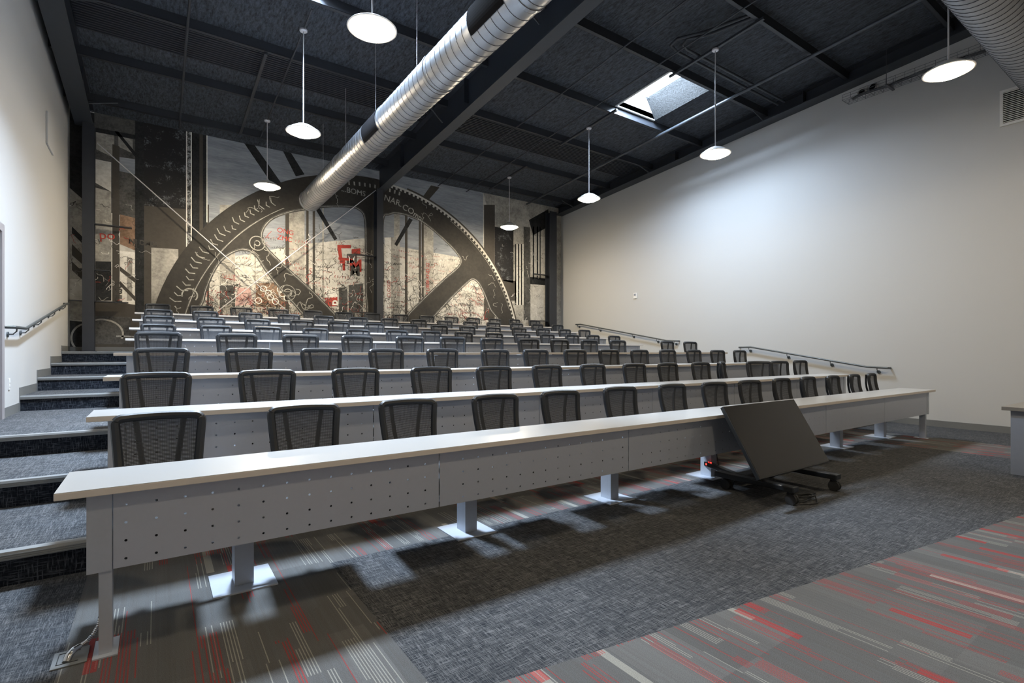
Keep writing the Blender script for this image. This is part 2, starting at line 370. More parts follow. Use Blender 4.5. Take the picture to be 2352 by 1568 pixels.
# skylights: curb walls, rough insulation lining, lit dome
def skylight(x0, x1, y0, y1, label, dome, depth, curb):
    t = empty('skylight', ((x0 + x1) / 2, (y0 + y1) / 2, DZ((y0 + y1) / 2)), label, 'skylight')
    ox, oy, oz = t.location; H_ = depth
    b = MB()
    def zz(y, top): return DZ(y) + H_ - oz if top else DZ(y) - oz - 0.02
    def side(xa, xb, ya, yb, mi, bb):
        bb.hexa([(xa - ox, ya - oy, zz(ya, 0)), (xb - ox, ya - oy, zz(ya, 0)), (xa - ox, yb - oy, zz(yb, 0)), (xb - ox, yb - oy, zz(yb, 0)),
                 (xa - ox, ya - oy, zz(ya, 1)), (xb - ox, ya - oy, zz(ya, 1)), (xa - ox, yb - oy, zz(yb, 1)), (xb - ox, yb - oy, zz(yb, 1))], mi)
    side(x0 - 0.04, x0, y0 - 0.04, y1 + 0.04, 0, b); side(x0, x1, y1, y1 + 0.04, 0, b); side(x0, x1, y0 - 0.04, y0, 0, b)
    b.build('curb', curb, t)
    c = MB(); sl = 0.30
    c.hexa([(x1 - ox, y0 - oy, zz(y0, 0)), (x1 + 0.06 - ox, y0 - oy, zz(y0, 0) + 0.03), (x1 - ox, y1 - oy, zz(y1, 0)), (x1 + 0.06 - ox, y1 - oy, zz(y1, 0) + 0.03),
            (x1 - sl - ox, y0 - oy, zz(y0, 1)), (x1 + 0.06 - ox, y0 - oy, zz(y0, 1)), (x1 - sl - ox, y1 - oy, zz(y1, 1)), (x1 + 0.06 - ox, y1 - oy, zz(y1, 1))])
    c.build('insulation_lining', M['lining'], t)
    e = MB(); e.tube([(x0 - ox + 0.02, y0 - oy, zz(y0, 1) - 0.03), (x0 - ox + 0.02, y1 - oy, zz(y1, 1) - 0.03)], 0.012, 6)
    e.tube([(x1 - ox - 0.34, y0 - oy, zz(y0, 1) - 0.03), (x1 - ox - 0.34, y1 - oy, zz(y1, 1) - 0.03)], 0.012, 6)
    e.tube([(x0 - ox, y1 - oy - 0.06, zz(y1, 1) - 0.03), (x1 - ox, y1 - oy - 0.06, zz(y1, 1) - 0.03)], 0.012, 6)
    e.build('glazing_frame', M['steel_dark'], t)
    p = MB(); n = 8; vs = []; fs = []
    for j in range(n + 1):
        for i in range(n + 1):
            u, v = i / n, j / n; yy = y0 + (y1 - y0) * v
            vs.append((x0 + (x1 - 0.28 - x0) * u - ox, yy - oy, zz(yy, 1) + 0.10 * math.sin(math.pi * u) * math.sin(math.pi * v)))
    fs = [(j * (n + 1) + i, j * (n + 1) + i + 1, (j + 1) * (n + 1) + i + 1, (j + 1) * (n + 1) + i) for j in range(n) for i in range(n)]
    p.add(vs, fs, 0, True); p.build('dome', dome, t, recalc=False)
tl = NT('darkened_foam_lining'); pp = tl.pos(); nn = tl.noise(pp, 28, 6, 0.7)
M['lining'] = tl.bsdf(tl.ramp(nn, [(0.40, (0.0015, 0.002, 0.002)), (0.6, (0.014, 0.016, 0.018))]), 0.8, 0, nn, 1.0, 0.06)  # foam colour darkened so the dome's light does not wash it out
SKL = ['skylight with a glaring white dome in the dark roof, right of the silver duct', 'skylight over the left half of the seating, above the top of the view']
skylight(*SKY[1], SKL[0], M['dome_right'], 0.42, M['white']); skylight(*SKY[0], SKL[1], M['dome'], 0.95, M['taupe'])  # left well is out of view, deepened and darkened to narrow its light

# ---------------------------------------------------------------- steel frame
def ibeam(x0, x1, y0, y1, zb, label, zt=DZ, tf=0.018):
    xm = (x0 + x1) / 2
    o = empty('rafter_beam', (xm, y1, zb(y1)), label, 'roof beam', 'steel rafter beams')
    def hx(xa, xb, za, zc):
        q = MB(); q.hexa([(xx - xm, ya - y1, za(ya) - zb(y1)) for ya in (y0, y1) for xx in (xa, xb)] + [(xx - xm, ya - y1, zc(ya) - zb(y1)) for ya in (y0, y1) for xx in (xa, xb)]); return q
    hx(x0, x1, zb, lambda y: zb(y) + tf).build('flange', M['steel_flange'], o)
    hx(x0, x1, lambda y: zt(y) - 0.03, lambda y: zt(y) - 0.005).build('flange', M['steel_dark'], o)
    hx(xm - 0.006, xm + 0.006, lambda y: zb(y) + tf, lambda y: zt(y) - 0.03).build('web', M['steel_dark'], o)
    for y in (2.2, 5.5, 8.8, 12.0):
        MB().box(x0 - xm + 0.01, x1 - xm - 0.01, y - y1 - 0.005, y - y1 + 0.005, zb(y) + tf - zb(y1), zt(y) - 0.03 - zb(y1)).build('stiffener', M['steel_dark'], o)
    return o
M['steel_flange'] = plain('dark_grey_flange', (0.034, 0.040, 0.050), 0.5, 0, 0.1, 8)
ibeam(4.94, 5.17, YF, 13.72, lambda y: 5.78 + 0.098 * (13.5 - y) if y > 4 else 6.711 + 0.02 * (4 - y), 'deep dark steel rafter beam running beside the silver duct')
ibeam(11.38, 11.69, YF, 13.80, lambda y: 6.13 + 0.069 * (13.6 - y), 'dark steel rafter beam along the top of the right wall')
ibeam(XL + 0.10, XL + 0.40, YF, 13.72, lambda y: 6.02 + 0.071 * (13.6 - y), 'dark steel rafter beam along the top of the left wall')
def column(x0, x1, y0, y1, label, ztop, girts):
    xm = (x0 + x1) / 2
    o = empty('steel_column', (xm, (y0 + y1) / 2, TOPZ), label, 'column', 'steel columns in front of the mural')
    h = ztop - TOPZ; hw = (x1 - x0) / 2; hd = (y1 - y0) / 2
    q = MB().box(-hw, hw, -hd, -hd + 0.014, 0.02, h).box(-hw, hw, hd - 0.014, hd, 0.02, h).box(-0.005, 0.005, -hd + 0.014, hd - 0.014, 0.02, h)
    q.build('shaft', M['steel_dark'], o)
    MB().box(-hw - 0.03, hw + 0.03, -hd - 0.03, hd + 0.0, 0, 0.02).build('base_plate', M['steel_dark'], o)
    for gz, xa, xb in girts:
        MB().box(xa - xm, xb - xm, -0.02, hd - 0.02, gz - TOPZ, gz - TOPZ + 0.02).build('girt_bracket', M['steel_dark'], o)
column(-1.245, -1.055, 13.50, 13.76, 'dark steel column at the left end of the mural', 6.05, [(2.40, -1.46, -0.50), (3.05, -1.30, -0.80), (4.0, -1.10, -0.44)])
column(4.90, 5.08, 13.50, 13.76, 'dark steel column at the middle of the mural', 5.79, [(3.96, 4.37, 4.93), (2.42, 4.42, 4.93)])
column(10.90, 11.20, 13.50, 13.76, 'dark steel column at the right end of the mural', 6.12, [(3.96, 10.35, 10.95), (2.40, 10.17, 10.95)])
def brace(p, q, label):
    o = MB().tube([p, q], 0.011, 8).build('brace_rod', M['rod'])
    tag(o, label, 'brace rod', 'crossed brace rods')
brace((-1.02, 13.70, 5.71), (2.98, 13.70, 2.10), 'thin steel brace rod falling from the left column towards the middle')
brace((1.02, 13.66, 2.18), (4.93, 13.66, 5.79), 'thin steel brace rod rising from behind the rear desk to the middle column')
PUR = [13.05, 11.36, 9.70, 8.10, 6.38, 4.70, 3.02, 1.35, -0.42, -2.0]
PL = ['nearest the mural wall', 'second out from the mural wall', 'third out from the mural wall', 'along the far side of the right skylight', 'along the near side of the right skylight', 'one bay nearer than the right skylight', 'two bays nearer than the right skylight', 'three bays nearer than the right skylight', 'over the open floor', 'nearest the front wall']
for y, l in zip(PUR, PL):
    q = MB(); z0 = PZ(y) - 0.01; z1 = DZ(y) - 0.004
    q.box(XL, XR, y - 0.035, y - 0.031, z0, z1).box(XL, XR, y - 0.035, y + 0.035, z0, z0 + 0.005).box(XL, XR, y + 0.031, y + 0.035, z0, z0 + 0.02)
    tag(q.build('roof_purlin', M['purlin']), 'dark steel roof purlin across the room, ' + l, 'roof purlin', 'roof purlins')
q = MB(); yy = 9.92
while yy < 10.72:
    q.box(5.2, XR - 0.35, yy, yy + 0.03, DZ(yy) - 0.055, DZ(yy) - 0.03); q.box(XL + 0.42, 4.9, yy, yy + 0.03, DZ(yy) - 0.055, DZ(yy) - 0.03); yy += 0.065
for xa, xb in ((5.2, XR - 0.35), (XL + 0.42, 4.9)): q.hexa([(xx, y_, DZ(y_) - 0.032) for y_ in (9.9, 10.75) for xx in (xa, xb)] + [(xx, y_, DZ(y_) - 0.004) for y_ in (9.9, 10.75) for xx in (xa, xb)])
tag(q.build('ribbed_panel', M['purlin']), 'ribbed dark metal strip crossing the ceiling between two purlins', 'ceiling panel')
def pipe(name, pts, r, label, cat, mat='purlin', clamps=()):
    o = MB().tube(pts, r, 10).build(name, M[mat]); tag(o, label, cat)
    return o
M['pipe'] = plain('painted_pipe', (0.07, 0.08, 0.095), 0.35, 0.3, 0.1)
pz = lambda y, d=0.05: PZ(y) - d
pipe('sprinkler_pipe', [(9.93, YF, pz(YF, .09)), (9.93, 13.5, pz(13.5, .09))], 0.033, 'thick pipe under the roof passing beside the right skylight', 'pipe', 'pipe')
pipe('conduit', [(6.77, YF, pz(YF)), (6.77, 13.6, pz(13.6))], 0.014, 'thin conduit under the roof, first to the right of the middle beam', 'conduit')
pipe('conduit', [(7.72, YF, pz(YF)), (7.72, 13.6, pz(13.6))], 0.014, 'thin conduit under the roof, left of the right skylight', 'conduit')
pipe('conduit', [(1.95, 8.2, pz(8.2)), (1.95, 13.0, pz(13.0))], 0.014, 'thin conduit above the left line of pendant lamps', 'conduit')
pipe('conduit', [(0.40, YF, pz(YF)), (0.40, 13.3, pz(13.3))], 0.020, 'thin conduit on the left of the ceiling, near the left wall', 'conduit')
pipe('conduit', [(8.06, 4.7, PZ(4.7) + 0.02), (7.75, 5.4, PZ(5.4) + 0.02), (7.50, 5.75, PZ(5.75) + 0.02), (7.55, 5.92, PZ(5.9) + 0.02), (7.8, 5.98, PZ(5.98) + 0.02), (11.3, 5.98, PZ(5.98) + 0.02)], 0.026, 'bent conduit turning along the ceiling above the skylight, outer one', 'conduit')
pipe('conduit', [(8.16, 4.7, PZ(4.7) + 0.02), (7.88, 5.4, PZ(5.4) + 0.02), (7.66, 5.66, PZ(5.66) + 0.02), (7.72, 5.80, PZ(5.8) + 0.02), (7.9, 5.84, PZ(5.84) + 0.02), (11.3, 5.84, PZ(5.84) + 0.02)], 0.026, 'bent conduit turning along the ceiling above the skylight, inner one', 'conduit')
def strut(x, y0, y1, label):
    q = MB(); q.hexa([(xx, yy, PZ(yy) - 0.05) for yy in (y0, y1) for xx in (x - .025, x + .025)] + [(xx, yy, PZ(yy) - 0.01) for yy in (y0, y1) for xx in (x - .025, x + .025)])
    tag(q.build('support_strut', M['purlin']), label, 'support strut', 'lamp support struts')
strut(8.25, 4.6, 6.5, 'dark support strut holding the pendant lamp right of the skylight')
strut(8.25, 7.9, 9.8, 'dark support strut holding the pendant lamp left below the skylight')
strut(8.25, 11.2, 13.1, 'dark support strut holding the pendant lamp farthest right at the mural')
strut(1.55, 9.7, 13.0, 'dark perforated strut on the left ceiling')
for i, (x, y, dx) in enumerate([(5.17, 12.9, 1), (5.17, 9.70, 1), (5.17, 6.38, 1), (4.94, 9.70, -1), (4.94, 6.38, -1), (11.38, 12.9, -1), (11.38, 9.7, -1), (11.38, 6.38, -1), (-1.09, 12.9, 1), (-1.09, 9.7, 1)]):
    zb = (5.78 + 0.098 * (13.5 - y)) if 4 < x < 6 else PZ(y) - 0.15
    nb = {5.17: 'right', 4.94: 'left', 11.38: 'left', -1.09: 'right'}[x]; bn = {5.17: 'middle', 4.94: 'middle', 11.38: 'right wall', -1.09: 'left wall'}[x]
    wy = 'by the mural' if y > 12 else ('in the middle of the roof' if y > 9 else 'level with the skylight')
    tag(MB().tube([(x, y, zb + 0.03), (x + 0.45 * dx, y, PZ(y) + 0.01)], 0.016, 6).build('flange_brace', M['purlin']), 'short dark brace %s of the %s beam, %s' % (nb, bn, wy), 'beam brace', 'beam braces')

# ---------------------------------------------------------------- ducts
def ring_band(bb, y, r, w=0.03, cx=0, cz=0, n=40, mi=0):
    pr = [(r - 0.004, y), (r + 0.006, y), (r + 0.006, y + w), (r - 0.004, y + w)]
    vs = [(cx + rr * math.cos(2 * math.pi * k / n), yy, cz + rr * math.sin(2 * math.pi * k / n)) for rr, yy in pr for k in range(n)]
    bb.add(vs, [(i * n + k, i * n + (k + 1) % n, (i + 1) % 4 * n + (k + 1) % n, (i + 1) % 4 * n + k) for i in range(4) for k in range(n)], mi)
DX, DZc, DR = 3.10, 5.085, 0.250
t = empty('spiral_duct', (DX, YF, DZc), 'long silver spiral duct hanging beside the middle beam towards the mural', 'air duct')
L = 13.25 - YF
MB().tube([(0, 0, 0), (0, L, 0)], DR, 48, caps=True).build('duct_tube', M['duct'], t)
h = []; turns = L / 0.135; N_ = int(turns * 28)
for i in range(N_ + 1):
    a = 2 * math.pi * i / 28; h.append((math.cos(a) * (DR + 0.001), L * i / N_, math.sin(a) * (DR + 0.001)))
M['seam'] = plain('duct_seam', (0.10, 0.105, 0.12), 0.45, 0.6, 0.1)
MB().tube(h, 0.0045, 5).build('spiral_seam', M['seam'], t)
for y in (4.2, 6.2, 7.90, 8.66, 10.35, 13.2):
    cb = MB(); ring_band(cb, y - YF - 0.03, DR + 0.004, 0.05); cb.build('collar', M['duct'], t)
def curved_patch(bb, y0, y1, a0, a1, r, mi=0, n=12, th=0.008):
    vs = []
    for rr in (r, r + th):
        for yy in (y0, y1):
            for k in range(n + 1):
                a = R(a0 + (a1 - a0) * k / n); vs.append((rr * math.cos(a), yy, rr * math.sin(a)))
    m = n + 1; fs = []
    for k in range(n):
        fs += [(k, k + 1, m + k + 1, m + k), (2 * m + k, 3 * m + k, 3 * m + k + 1, 2 * m + k + 1), (k, 2 * m + k, 2 * m + k + 1, k + 1), (m + k, m + k + 1, 3 * m + k + 1, 3 * m + k)]
    fs += [(0, m, 3 * m, 2 * m), (n, 2 * m + n, 3 * m + n, m + n)]
    bb.add(vs, fs, mi)
g = MB(); curved_patch(g, 7.96 - YF, 8.60 - YF, 150, 222, DR + 0.004); g.build('supply_grille', M['slot'], t)
g = MB(); curved_patch(g, 4.35 - YF, 5.0 - YF, 150, 222, DR + 0.004); g.build('supply_grille', M['slot'], t)
for i, y in enumerate((5.2, 6.9, 8.6, 10.3, 12.0)):
    o = MB().tube([(DX, y, DZc + DR), (DX, y, DZ(y) - 0.01)], 0.004, 6).build('hanger_wire', M['rod'])
    tag(o, 'thin hanger wire above the silver duct, %s from the mural' % ORD[4 - i], 'hanger wire', 'hanger wires of the duct')
D2Y, D2Z, D2R = 1.825, 5.75, 0.35
t = empty('spiral_duct', (XR - 0.01, D2Y, D2Z), 'wide spiral duct crossing the top right corner, catching warm lamp light', 'air duct')
L2 = XR - 0.01 - 4.2
MB().tube([(0, 0, 0), (-L2, 0, 0)], D2R, 56).build('duct_tube', M['duct'], t)
h = []; turns = L2 / 0.12; N_ = int(turns * 32)
for i in range(N_ + 1):
    a = 2 * math.pi * i / 32; h.append((-L2 * i / N_, math.cos(a) * (D2R + 0.001), math.sin(a) * (D2R + 0.001)))
MB().tube(h, 0.005, 5).build('spiral_seam', M['seam'], t)

# ---------------------------------------------------------------- pendant lamps
M['lens_dim'] = emit('lit_rim_perforations', LAMP_COL, 6.0)
def make_lamp(x, y, label):
    lens = M['lens_rear'] if y > 11 else M['lens']
    zt = PZ(y) - 0.05; zl = 4.915
    o = empty('pendant_lamp', (x, y, zl), label, 'pendant lamp', 'round pendant lamps')
    MB().lathe([(0.0, 0.135), (0.035, 0.135), (0.05, 0.12), (0.12, 0.098), (0.19, 0.055), (0.225, 0.018), (0.262, 0.006), (0.268, 0.0), (0.262, -0.004), (0.225, -0.004), (0.185, 0.012), (0.185, 0.02)], 40).build('lamp_shade', M['white'], o)
    MB().lathe([(0.184, 0.014), (0.182, -0.018), (0.165, -0.042), (0.12, -0.058), (0.06, -0.066), (0.001, -0.068)], 40).build('lens', lens, o)
    dd = MB()
    for k in range(54):
        a = 2 * math.pi * k / 54
        dd.disc(0.0045, 6, -0.0052, c=(0.245 * math.cos(a), 0.245 * math.sin(a)))
    dd.build('rim_perforations', M['lens_dim'], o)
    MB().tube([(0, 0, 0.13), (0, 0, zt - zl)], 0.009, 8).build('rod', M['rod'], o)
    MB().lathe([(0.0, zt - zl - 0.03), (0.05, zt - zl - 0.03), (0.06, zt - zl - 0.02), (0.06, zt - zl + 0.002), (0.0, zt - zl + 0.002)], 24).build('ceiling_canopy', M['rod'], o)
make_lamp(1.95, 5.52, 'pendant lamp nearest the camera on the left, at the top of the view')
make_lamp(1.95, 8.74, 'second pendant lamp of the left line, level with the duct')
make_lamp(1.95, 12.05, 'farthest pendant lamp of the left line, over the gear arch of the mural')
make_lamp(8.25, 12.05, 'farthest pendant lamp of the right line, in front of the mural')
make_lamp(8.25, 8.78, 'pendant lamp hanging left below the skylight')
make_lamp(8.25, 5.50, 'pendant lamp hanging right of the skylight before the white wall')
make_lamp(8.25, 2.20, 'pendant lamp nearest the wide duct at the top right')
make_lamp(1.95, 2.20, 'added unseen pendant lamp of the left line over the open floor')  # this and the next two are out of view, added to light the front
make_lamp(1.95, -1.10, 'added unseen pendant lamp of the left line nearest the front wall')
make_lamp(8.25, -1.10, 'added unseen pendant lamp of the right line nearest the front wall')

# ---------------------------------------------------------------- desk rows
YD = [2.850 + 1.195 * i for i in range(4)] + [8.768 + 1.1915 * i for i in range(4)]
X0, X1, DEP, TH, TZ = -0.355, 10.10, 0.475, 0.0325, 0.768
def make_desk():
    o = empty('long_desk', (0, 0, 0), 'x', 'desk')
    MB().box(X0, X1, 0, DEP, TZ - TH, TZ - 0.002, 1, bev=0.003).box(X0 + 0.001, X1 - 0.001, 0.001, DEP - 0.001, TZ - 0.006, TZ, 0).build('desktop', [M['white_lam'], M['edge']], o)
    jo = [-0.165, 1.466, 3.19, 4.905, 6.62, 8.345, 9.98]
    firsts = [-0.116 - 0.057] + [j + 0.172 - 0.057 for j in jo[1:6]]
    for k in range(6):
        xa, xb = jo[k] + 0.0035, jo[k + 1] - 0.0035
        q = MB().box(xa, xb, 0.075, 0.079, 0.383, TZ - TH - 0.006)
        fx = firsts[k]
        q.uv = lambda c, fx=fx: ((c.x - fx) / 0.1143, (c.z - (0.42 - 0.041)) / 0.082)
        q.build('modesty_panel', M['perf'], o)
    for xa, xb in ((-0.255, -0.1660), (9.981, 10.06)):
        MB().box(xa, xb, 0.073, 0.079, 0.378, TZ - TH - 0.003).box(xa if xa < 0 else xb - 0.004, xa + 0.004 if xa < 0 else xb, 0.079, 0.42, 0.378 if False else 0.55, TZ - TH - 0.003).build('end_panel', M['silver'], o)
    for xa in (-0.19, 9.96):
        l = MB().box(xa - 0.024, xa + 0.024, 0.085, 0.165, 0.006, TZ - TH - 0.002).build('leg', M['silver'], o)
        MB().box(xa - 0.045, xa + 0.045, 0.055, 0.235, 0, 0.006).build('base_plate', M['silver'], l)
    for k in range(7):
        xa = 0.42 + 1.525 * k
        l = MB().box(xa - 0.05, xa + 0.05, 0.50, 0.63, 0.008, 0.66).build('leg', M['silver'], o)
        pl = MB().box(xa - 0.165, xa + 0.165, 0.40, 0.74, 0, 0.008); pl.build('base_plate', M['silver'], l)
        MB().hexa([(xa - .03, .08, .69), (xa + .03, .08, .69), (xa - .03, .60, .60), (xa + .03, .60, .60), (xa - .03, .08, TZ - TH - .001), (xa + .03, .08, TZ - TH - .001), (xa - .03, .60, TZ - TH - .001), (xa + .03, .60, TZ - TH - .001)]).build('bracket', M['silver'], l)
    return o
dk = make_desk()
DL = ['long white topped grey front desk, its underside and floor legs in view', 'long white topped grey desk, second from the front', 'long white topped grey desk, third from the front', 'long white topped grey desk just before the cross aisle, fourth from the front',
 'long white topped grey desk just behind the cross aisle', 'long white topped grey desk, sixth from the front and third from the mural', 'long white topped grey desk, last but one before the mural', 'long white topped grey desk nearest the mural']
for i in range(8):
    o = dk if i == 0 else copy_tree(dk)
    o.location = (0, YD[i], RISE * i)
    tag(o, DL[i], 'desk', 'long lecture desks in tiers')

# ---------------------------------------------------------------- chairs
def halfw(z):
    base = 0.2325 - (0.98 - z) * 0.085
    if z > 0.955: base -= 0.055 * (1 - math.sqrt(max(0, 1 - ((z - 0.955) / 0.055) ** 2)))
    if z < 0.60: base -= 0.04 * (1 - math.sqrt(max(0, 1 - ((0.60 - z) / 0.04) ** 2)))
    return base
def by(x, z): return 0.165 + (z - 0.6) * 0.27 - 0.045 * (x / 0.23) ** 2 + 0.03 * math.sin((z - 0.56) / 0.45 * math.pi)
def make_chair():
    o = empty('mesh_chair', (0, 0, 0), 'x', 'chair')
    MB().box(-0.24, 0.24, -0.25, 0.20, 0.43, 0.495, bev=0.022).build('seat', M['fabric'], o)
    r = 0.0235; path = []
    zs = [0.60 + (0.955 - 0.60) * k / 8 for k in range(9)]
    for z in zs: path.append((halfw(z) - r, z))
    for k in range(1, 8):
        a = math.pi / 2 * k / 8; path.append((halfw(0.955) - 0.055 + (0.055 - r) * math.cos(a), 0.955 + (0.055 - r) * math.sin(a)))
    for k in range(7): x = (0.1575) * (1 - 2 * k / 6); path.append((x, 1.010 - r + 0.004 * (1 - (x / 0.16) ** 2)))
    path += [(-x, z) for x, z in path[8 + 7:8:-1]] if False else []
    right = path[:16]; top = path[16:]
    left = [(-x, z) for x, z in right[::-1]]
    hb = halfw(0.60)
    bot = [(-hb + 0.03, 0.572), (-0.10, 0.566), (0, 0.565), (0.10, 0.566), (hb - 0.03, 0.572)]
    loop = right + top + left + bot
    MB().tube([(x, by(x, z), z) for x, z in loop], r, 8, closed=True).build('back_frame', M['fabric'], o)
    g = MB(); nx, nz = 12, 16; vs = []
    for j in range(nz + 1):
        z = 0.565 + (0.995 - 0.565) * j / nz
        hw = min(halfw(z), halfw(0.955)) - 0.012
        if z > 0.955: hw = halfw(z) - 0.020
        for i in range(nx + 1):
            x = -hw + 2 * hw * i / nx; vs.append((x, by(x, z) - 0.006, z))
    g.add(vs, [(j * (nx + 1) + i, j * (nx + 1) + i + 1, (j + 1) * (nx + 1) + i + 1, (j + 1) * (nx + 1) + i) for j in range(nz) for i in range(nx)], 0, True)
    g.build('back_mesh', M['net'], o, recalc=False)
    for s in (-1, 1):
        MB().tube([(s * (0.065 + 0.055 * k / 6), by(s * 0.09, 0.57 + 0.42 * k / 6) + 0.022 + 0.045 * math.sin(math.pi * (1 - k / 6) * 0.5), 0.57 + 0.42 * k / 6) for k in range(7)], 0.015, 8).build('back_support', M['fabric'], o)
    MB().tube([(0, 0.24, 0.575), (0, 0.25, 0.50), (0, 0.20, 0.42), (0, 0.05, 0.405)], 0.022, 8).build('back_stem', M['fabric'], o)
    return o
ch = make_chair()
def arm_mesh(s):
    q = MB(); q.tube([(0, 0, 0.43), (0, 0, 0.33), (s * 0.02, 0.02, 0.30), (s * 0.20, 0.045, 0.29), (s * 0.325, 0.055, 0.29)], 0.022, 8); return q
armR = arm_mesh(1).build('swing_arm', M['silver'], ch)
ch2 = copy_tree(ch)
for c in ch2.children:
    if c.name.startswith('swing_arm'): am = arm_mesh(-1).build('swing_arm', M['silver']); c.data = am.data; bpy.data.objects.remove(am)
CX = [
 [0.01, .77, 1.48, 2.23, 2.92, 3.66, 4.44, 5.18, 5.87, 6.63, 7.34, 8.06, 8.78, 9.41],
 [0.01, .76, 1.5, 2.24, 2.98, 3.73, 4.45, 5.20, 5.90, 6.62, 7.26, 8.02, 8.80, 9.53],
 [0.03, .79, 1.5, 2.25, 2.98, 3.76, 4.46, 5.20, 5.93, 6.66, 7.37, 8.14, 8.85, 9.59],
 [0.01, .79, 1.53, 2.29, 3.05, 3.76, 4.48, 5.21, 5.92, 6.65, 7.38, None, 8.9, 9.64],
 [0.03, .77, 1.54, 2.31, 3.05, 3.79, 4.54, 5.29, 6.02, 6.76, 7.52, 8.28, 8.97, 9.71],
 [0.04, .81, 1.56, 2.32, 3.05, 3.80, 4.56, 5.32, 6.05, 6.77, 7.53, 8.30, 9.06, 9.78],
 [0.04, .79, 1.58, 2.32, 3.06, 3.84, 4.58, 5.34, 6.07, 6.82, 7.54, 8.31, 9.05, 9.80],
 [0.01, .79, 1.57, 2.33, 3.10, 3.85, 4.60, 5.35, 6.11, 6.88, 7.59, 8.35, 9.08, 9.82]]
SPIN = {(1, 10): 26, (1, 11): -30, (1, 12): -10, (0, 10): 4, (0, 11): 5, (0, 12): 6, (0, 13): 8}
YOFF = {}
first = {0: True, 1: True}
for i, row in enumerate(CX):
    n_in = 0; tot = sum(x is not None for x in row)
    for k, x in enumerate(row):
        if x is None: continue
        n_in += 1; par = k % 2; src = (ch, ch2)[par]
        if first[par]: o = src; first[par] = False
        else: o = copy_tree(src)
        a = SPIN.get((i, k), random.uniform(-3.5, 3.5))
        yb = YD[i] + 0.58; x = x * (yb + 0.13) / yb
        o.location = (x, YD[i] + 0.51 + YOFF.get((i, k), random.uniform(-0.012, 0.012)), RISE * i + random.uniform(-0.004, 0.004)); o.rotation_euler = (0, 0, R(a))
        ex = ''
        if (i, k) == (1, 10): ex = ', turned edge on'
        if (i, k) == (1, 11): ex = ', turned to the view'
        tag(o, 'black mesh chair behind the %s, %s from the left%s' % (ROWN[i].replace(' from the front', '') if ex else ROWN[i], ORD[n_in - 1], ex), 'chair', 'black mesh swing chairs along the desks')

# ---------------------------------------------------------------- handrails
def handrail(pts, wallx, sgn, brs, label):
    o = empty('handrail', (wallx, pts[0][1], pts[0][2]), label, 'handrail', 'wall handrails')
    ox, oy, oz = o.location
    P = [(p[0] - ox, p[1] - oy, p[2] - oz) for p in pts]
    MB().tube(P, 0.019, 12).build('rail', M['rail'], o)
    for (y, z) in brs:
        q = MB(); q.tube([(sgn * 0.002, y - oy, z - oz - 0.09), (sgn * 0.055, y - oy, z - oz - 0.085), (sgn * 0.085, y - oy, z - oz - 0.05), (sgn * 0.088, y - oy, z - oz - 0.005)], 0.008, 8)
        q.cyl((sgn * 0.008, y - oy, z - oz - 0.09), 0.034, 0.014, 20, axis='X')
        q.build('bracket', M['rail'], o)
wl = XL + 0.088
handrail([(XL + .01, 12.95, 2.285), (wl, 12.93, 2.285), (wl, 12.72, 2.275), (wl, 9.02, 1.665), (wl, 8.36, 1.655), (XL + .01, 8.33, 1.655)], XL, 1, [(12.5, 2.24), (11.3, 2.04), (10.1, 1.845), (9.2, 1.70), (8.5, 1.66)], 'dark grey handrail on the left wall above the steps')
wr = XR - 0.088
handrail([(XR - .01, 13.02, 2.29), (wr, 13.0, 2.29), (wr, 12.75, 2.285), (wr, 9.25, 1.68), (wr, 8.90, 1.66), (XR - .01, 8.88, 1.66)], XR, -1, [(12.9, 2.287), (11.9, 2.135), (10.5, 1.90), (9.6, 1.74), (8.98, 1.665)], 'dark grey handrail on the right wall, the upper one near the mural')
handrail([(XR - .01, 7.12, 1.475), (wr, 7.10, 1.475), (wr, 6.80, 1.478), (wr, 4.38, 1.067), (wr, 4.02, 1.052), (XR - .01, 4.0, 1.052)], XR, -1, [(6.85, 1.478), (5.95, 1.33), (5.05, 1.18), (4.2, 1.06)], 'dark grey handrail on the right wall, the lower one near the front')

# ---------------------------------------------------------------- wall fittings
o = MB().box(XL, XL + 0.03, 11.10, 11.72, 4.73, 5.26, bev=0.006).build('access_panel', M['wall']); tag(o, 'pale square access panel high on the left wall', 'wall panel')
t = empty('wall_switch', (XL, 8.60, 0.98), 'white narrow outlet cover on the left wall above the landing', 'outlet')
MB().box(0, 0.008, -0.035, 0.035, -0.08, 0.06, bev=0.002).build('cover_plate', M['white'], t)
MB().box(0.008, 0.014, -0.015, 0.015, -0.04, -0.01).box(0.008, 0.014, -0.015, 0.015, 0.01, 0.04).build('socket', M['white'], t)
t = empty('thermostat', (XR, 10.45, 3.04), 'small white thermostat on the right wall', 'thermostat')
MB().box(-0.03, 0, -0.06, 0.06, -0.09, 0.08, bev=0.008).build('housing', M['white'], t)
MB().box(-0.034, -0.03, -0.035, 0.035, -0.01, 0.05).build('display', M['greybody'], t)
t = empty('louvre_vent', (XR, 2.06, 5.45), 'white louvred wall vent beneath the wide duct', 'wall vent')
MB().box(-0.03, 0, -0.37, 0.37, -0.30, -0.26).box(-0.03, 0, -0.37, 0.37, 0.26, 0.30).box(-0.03, 0, -0.37, -0.33, -0.26, 0.26).box(-0.03, 0, 0.33, 0.37, -0.26, 0.26).build('vent_frame', M['white'], t)
MB().box(-0.004, 0, -0.33, 0.33, -0.26, 0.26).build('backing', M['slot'], t)
q = MB()
